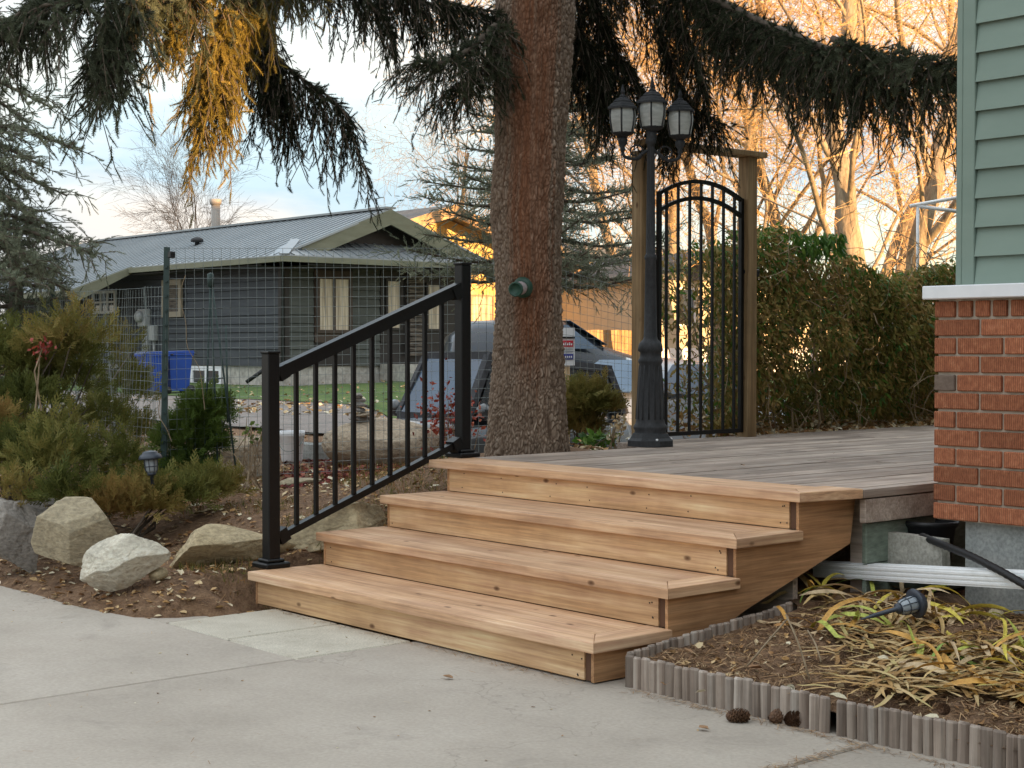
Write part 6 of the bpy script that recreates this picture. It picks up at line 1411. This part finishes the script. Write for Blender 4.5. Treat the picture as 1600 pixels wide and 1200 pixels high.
# pine cones
def cone_mesh():
    mb = MB(); n = 90; V = []
    mb.lathe([(.002, -.03), (.012, -.02), (.015, 0), (.012, .02), (.002, .032)], (0,0,0), 8)
    for i in range(n):
        f = i/n; z = -.03+.062*f; r = .020*math.sin(math.pi*(.12+.80*f))**.7+.003; a = i*2.39996; o = np.array([math.cos(a), math.sin(a), 0]); tg = np.array([-math.sin(a), math.cos(a), 0]); p = np.array([0,0,z]); q = o*r
        mb.add([p+q*.4-tg*.004, p+q*.4+tg*.004, p+q+tg*.0065+[0,0,.008], p+q*1.08+[0,0,.011], p+q-tg*.0065+[0,0,.008]], [(0,1,2,3,4)])
    me = mesh_from(mb); me.materials.append(M('pine_cone_scales', [(.3, (.055,.025,.012)), (.7, (.16,.08,.04))], (90,90,90), .7, .4)); return me
cm = cone_mesh()
for (px, py, z, rot, s, lab) in ((1150, 1119, .0, (1.5, 0, 2.3), 1.1, 'single pine cone lying on the concrete, apart from the pair'), (1214, 1120, .0, (1.5, .1, 2.9), 1.05, 'pine cone of the pair nearer the steps'), (1238, 1124, .0, (1.2, 0, 1.4), 1.15, 'pine cone of the pair farther from the steps'), (1476, 1108, .12, (1.4, 0, .2), .75, 'dark pine cone on the bed behind the edging'), (1383, 1085, .11, (1.5, 0, 1.2), .6, 'small brown pine cone half sunk in the bed')):
    c = gp(px, py, z+.019); o = shared('pine_cone', cm, None, c, rot, (s, s, s)); tag(o, lab, 'pine cone', 'fallen pine cones')
boulder('garden_stone', 'dark flat stone among the amber lilies', bx(1490, 1080, 5.15), (26*5.15/FPX, .05, 9*5.15/FPX), (0, R(6), 0), gry, 83, 5, .5, .05, sub=4)['category'] = 'stone'
boulder('garden_stone', 'reddish stone lying in the bed next to the dark pine cone', bx(1412, 1090, 5.15), (17*5.15/FPX, .03, 7*5.15/FPX), (0, R(3), 0), stone_mat('red_stone', (.27,.11,.075)), 85, 4, .6, .05, sub=4)['category'] = 'stone'
for i, (px, py, r_, lab) in enumerate(((1530, 975, 22, 'tan rounded stone against the house foundation'), (1560, 962, 14, 'small tan stone beside the larger one at the foundation'))):
    boulder('garden_stone', lab, bx(px, py, 5.95), (r_*5.95/FPX, .04, 10*5.95/FPX), (0, 0, i), tan, 88+i, 4, .6, .05, sub=4)['category'] = 'stone'

# ------------------------------------------------------------------ fallen leaves and litter
lf = []
for s in range(5):
    rg = np.random.default_rng(s+300); n = 9; ring = [(0, -1)]; V = [(0,0,.0)]; 
    for k in range(n): a = 2*math.pi*k/n; r = (.5 if k % 2 else .62)*rg.uniform(.85, 1.15); V.append((r*math.cos(a)*.62, r*math.sin(a), .16*abs(math.cos(a))+rg.uniform(-.04, .08)))
    lf.append((np.array(V), np.array([(0, 1+k, 1+(k+1) % n) for k in range(n)])))
dry = [leafm('dry_leaf_tan', (.50,.38,.22)), leafm('dry_leaf_orange', (.42,.21,.07)), leafm('dry_leaf_cream', (.62,.54,.38)), leafm('dry_leaf_brown', (.28,.15,.07))]
spots = [(1072, 1070, .0, 2), (1095, 1083, .06, 2), (1040, 1072, .05, 1), (800+255, 1085, .0, 1), (500, 740, .34, 1), (462, 715, .33, 0), (330, 752, .33, 1), (345, 765, .33, 0), (318, 760, .33, 1), (390, 760, .33, 2), (305, 795, .27, 2), (330, 815, .22, 0), (312, 808, .25, 0), (480, 775, .30, 2), (395, 770, .31, 2), (500, 710, .36, 1), (150, 905, .05, 0), (35, 880, .08, 2), (520, 765, .32, 2), (560, 770, .30, 0), (450, 760, .32, 2), (640, 770, .30, 2), (655, 760, .30, 0), (1350, 945, .17, 0), (1365, 935, .18, 0), (1395, 975, .17, 0), (1440, 1010, .15, 1), (1455, 1112, .12, 2), (1310, 1085, .11, 2), (1092, 1010, .12, 0), (1075, 1015, .12, 3), (1220, 985, .14, 1), (1180, 1040, .12, 3), (1400, 920, .18, 0), (1380, 1030, .14, 2), (1535, 960, .2, 1), (905, 690, .63, 1), (1425, 655, .63, 2), (1160, 728, .625, 3), (700, 1060, .004, 3), (860, 1052, .003, 1), (1100, 1140, .004, 3)]
leaf_obs = []
ld = ['tan', 'orange', 'cream', 'brown']
for i, (px, py, z, c) in enumerate(spots):
    p = gp(px, py, z); 
    if p[0] < -2.1 and z < .5: p[2] = hz(p[0], p[1])+.008
    elif z > .08 and p[1] < 1.7 and p[0] > -.3: p[2] = bedz(p[0], p[1])+.03
    else: p[2] = z+.004
    s = i % 5; key = ('lf', s, c)
    if key not in LMESH:
        me = npmesh(lf[s][0], lf[s][1], None, True); me.materials.append(dry[c]); LMESH[key] = me
    k = random.uniform(.030, .048)*(1.5 if px < 700 and py < 830 else 1)
    o = shared('fallen_leaf', LMESH[key], None, p, (random.uniform(-.3,.3), random.uniform(-.3,.3), random.uniform(0, 6)), (k, k, k))
    leaf_obs.append((o, px, py, ld[c], z))
LANDS = [(1072, 1070, 'the corner of the pale edging'), (700, 1050, 'the bottom riser'), (860, 1050, 'the right half of the bottom riser'), (1238, 1124, 'the pair of pine cones'), (440, 735, 'the white bucket'), (385, 740, 'the mossy boulder'), (345, 765, 'the foot of the plant obelisk'), (270, 780, 'the low olive juniper'), (355, 840, 'the long tan boulder'), (188, 890, 'the white limestone rock'), (28, 860, 'the streaked grey boulder'), (535, 800, 'the sloping tan boulder'), (480, 752, 'the flat pale slab'), (690, 750, 'the flat grey stone by the top step'), (570, 720, 'the big brown boulder'), (1340, 915, 'the downspout end'), (1420, 955, 'the fallen solar light'), (1265, 1060, 'the pale dry stalk'), (1476, 1108, 'the dark pine cone'), (1540, 970, 'the foundation stones'), (1230, 950, 'the side edging under the stairs'), (905, 690, 'the trunk on the deck edge'), (1425, 655, 'the far hedge on the deck'), (1160, 728, 'the middle of the grey deck')]
byk = {}
for (o, px, py, c, z) in leaf_obs:
    lm = min(LANDS, key=lambda l: (l[0]-px)**2+(l[1]-py)**2); byk.setdefault((c, lm[2]), []).append((math.hypot(lm[0]-px, lm[1]-py), o))
for (c, lm), v in byk.items():
    v.sort(key=lambda t: t[0])
    for k, (d, o) in enumerate(v):
        lead = '' if len(v) == 1 else ('closest', 'second closest', 'third closest', 'farthest')[k]+' '
        tag(o, (f'dry {c} leaf lying near {lm}' if len(v) == 1 else f'dry {c} leaf {lead.strip()} to {lm}'), 'leaf', 'fallen dry leaves')
def litter(name, fn, n, size, mat, flatn=.25, tv=.25, tmpl=None, asp=1.0, zoff=.006):
    P = []; 
    while len(P) < n:
        p = fn()
        if p is not None: P.append(p)
    P = np.array(P); P[:,2] += zoff; a = Acc(); N = unit(np.stack([RNG.normal(0, flatn, n), RNG.normal(0, flatn, n), np.ones(n)], -1)); sz = RNG.uniform(size[0], size[1], n)
    Rm = frames(N); 
    for s in range(5):
        k = np.arange(n) % 5 == s; V_, F_ = lf[s] if tmpl is None else tmpl; a.add(*scatter(V_*np.array([asp,1,1]), F_, P[k], Rm[k], sz[k], RNG.random(k.sum()), .05))
    o = a.obj(name, mat, None); o['kind'] = 'stuff'; return o
def on_garden():
    p = gp(random.uniform(-10, 720), random.uniform(690, 975), .2); x, y = p[0], p[1]
    if x > -2.12 or x < -12 or y < float(edge_y(np.array([x]))[0])-.02 or y > 6: return None
    return (x, y, hz(x, y))
litter('leaf_litter', on_garden, 2600, (.018, .040), MT['dryleaf'])
NT = (np.array([(-.03,-.5,0), (.03,-.5,0), (.03,.5,.05), (-.03,.5,.05)]), np.array([(0,1,2), (0,2,3)]))
litter('needle_litter', on_garden, 9000, (.02, .06), MT['litter'], .35, tmpl=NT)
def in_mulch():
    p = gp(random.uniform(440, 690), random.uniform(712, 765), .33); return (p[0], p[1], hz(p[0], p[1]))
litter('red_mulch', in_mulch, 1600, (.02, .05), MT['redleaf'], .5)
def in_bed():
    x = random.uniform(-.28, 2.2); y = random.uniform(.12, 1.6)
    if x < .06: return None
    i = min(max(int((x-bx[0])/(bx[1]-bx[0])), 0), len(bx)-1) if False else 0
    return (x, y, bedh(x, y))
bx_ = np.linspace(-.30, 2.6, 110); by_ = np.linspace(.05, 1.80, 70)
def bedh(x, y):
    i = int(np.clip((x+.36)/(2.96/109), 0, 109)); j = int(np.clip((y-.11)/(1.69/69), 0, 69)); return float(BZ[i, j])
litter('bed_needle_litter', in_bed, 20000, (.02, .055), MT['litter'], .35, tmpl=NT, zoff=.004)
litter('bed_leaf_litter', in_bed, 480, (.012, .030), MT['dryleaf'], .4)
def on_drive():
    r = random.random()
    if r < .45: return (1.125+random.gauss(0, .02), random.uniform(-2, .02), .001)
    if r < .75: t = random.random(); return (.12+t*1.9, .070-abs(random.gauss(0, .03)), .001)
    if r < .93: return (random.uniform(-2.3, -.05), .02-abs(random.gauss(0, .035)), .002)
    return (random.uniform(-4, 2), random.uniform(-3, 0), .001)
litter('driveway_needles', on_drive, 2600, (.012, .035), MT['litter'], .12, tmpl=NT, zoff=.002)
litter('driveway_crumbs', lambda: (random.uniform(-4, 2.5), random.uniform(-3, -.02), .0), 130, (.006, .014), MT['dryleaf'], .2, zoff=.002)
def on_lawn():
    p = gp(random.uniform(350, 680), random.uniform(598, 660), .3); return (p[0], p[1], hz(p[0], p[1])+.05)
litter('lawn_leaves', on_lawn, 420, (.04, .10), MT['dryleaf'], .4)
def on_deck():
    y = random.uniform(1.5, 7); x = -2.4+2.4*random.random(); return (x, y, DZ-.002)
litter('deck_needles', on_deck, 500, (.01, .03), MT['litter'], .1, tmpl=NT, zoff=.003)
def under_hedge():
    y = random.uniform(4.0, 9.5); x = random.uniform(-3.5, -2.85); return (x, y, .60+.10*random.random()*max(0, -(x+2.85))/.4)
litter('hedge_leaf_litter', under_hedge, 2400, (.03, .06), MT['dryleaf'], .6)
def by_trunk():
    p = gp(random.uniform(880, 1000), random.uniform(688, 705), .58); return (p[0], p[1], max(hz(p[0], p[1]), .50)+.01)
litter('trunk_leaf_litter', by_trunk, 220, (.02, .045), MT['dryleaf'], .4)
# grass blades among the garden stones
gb = (np.array([(-.05,0,0), (.05,0,0), (0,.25,1.)]), np.array([(0,1,2)]))
def tufts():
    p = gp(random.uniform(280, 700), random.uniform(735, 850), .28)
    if p[0] > -2.2: return None
    return (p[0], p[1], hz(p[0], p[1])-.004)
P = [];
while len(P) < 6500:
    q = tufts()
    if q and vnoise(np.array([[q[0]*2.5, q[1]*2.5, 0]]), 31)[0] > .5: P.append(q)
P = np.array(P); ag2 = Acc(); ag2.add(*scatter(gb[0], gb[1], P, frames(unit(RNG.normal(0,.45,(len(P),3))+[0,0,1])), RNG.uniform(.02, .06, len(P)), RNG.random(len(P)), .1)); o = ag2.obj('grass', MT['cedar'], None); o['kind'] = 'stuff'
# white garden frame beyond the hedge
cf = thing('clothesline', 'thin white metal clothesline arms above the hedge next to the house corner', 'clothesline', tuple(at(1430, 430, 14)))
for (a_, b_) in (((1422, 322), (1500, 308)), ((1434, 322), (1500, 331)), ((1434, 320), (1434, 480))):
    mb = MB(); mb.tube([at(*a_, 14.0), at(*b_, 14.0)], .014 if a_[0] == 1434 and b_[0] == 1434 else .017, 8); part('arm', mb, MT['white_metal'], cf)
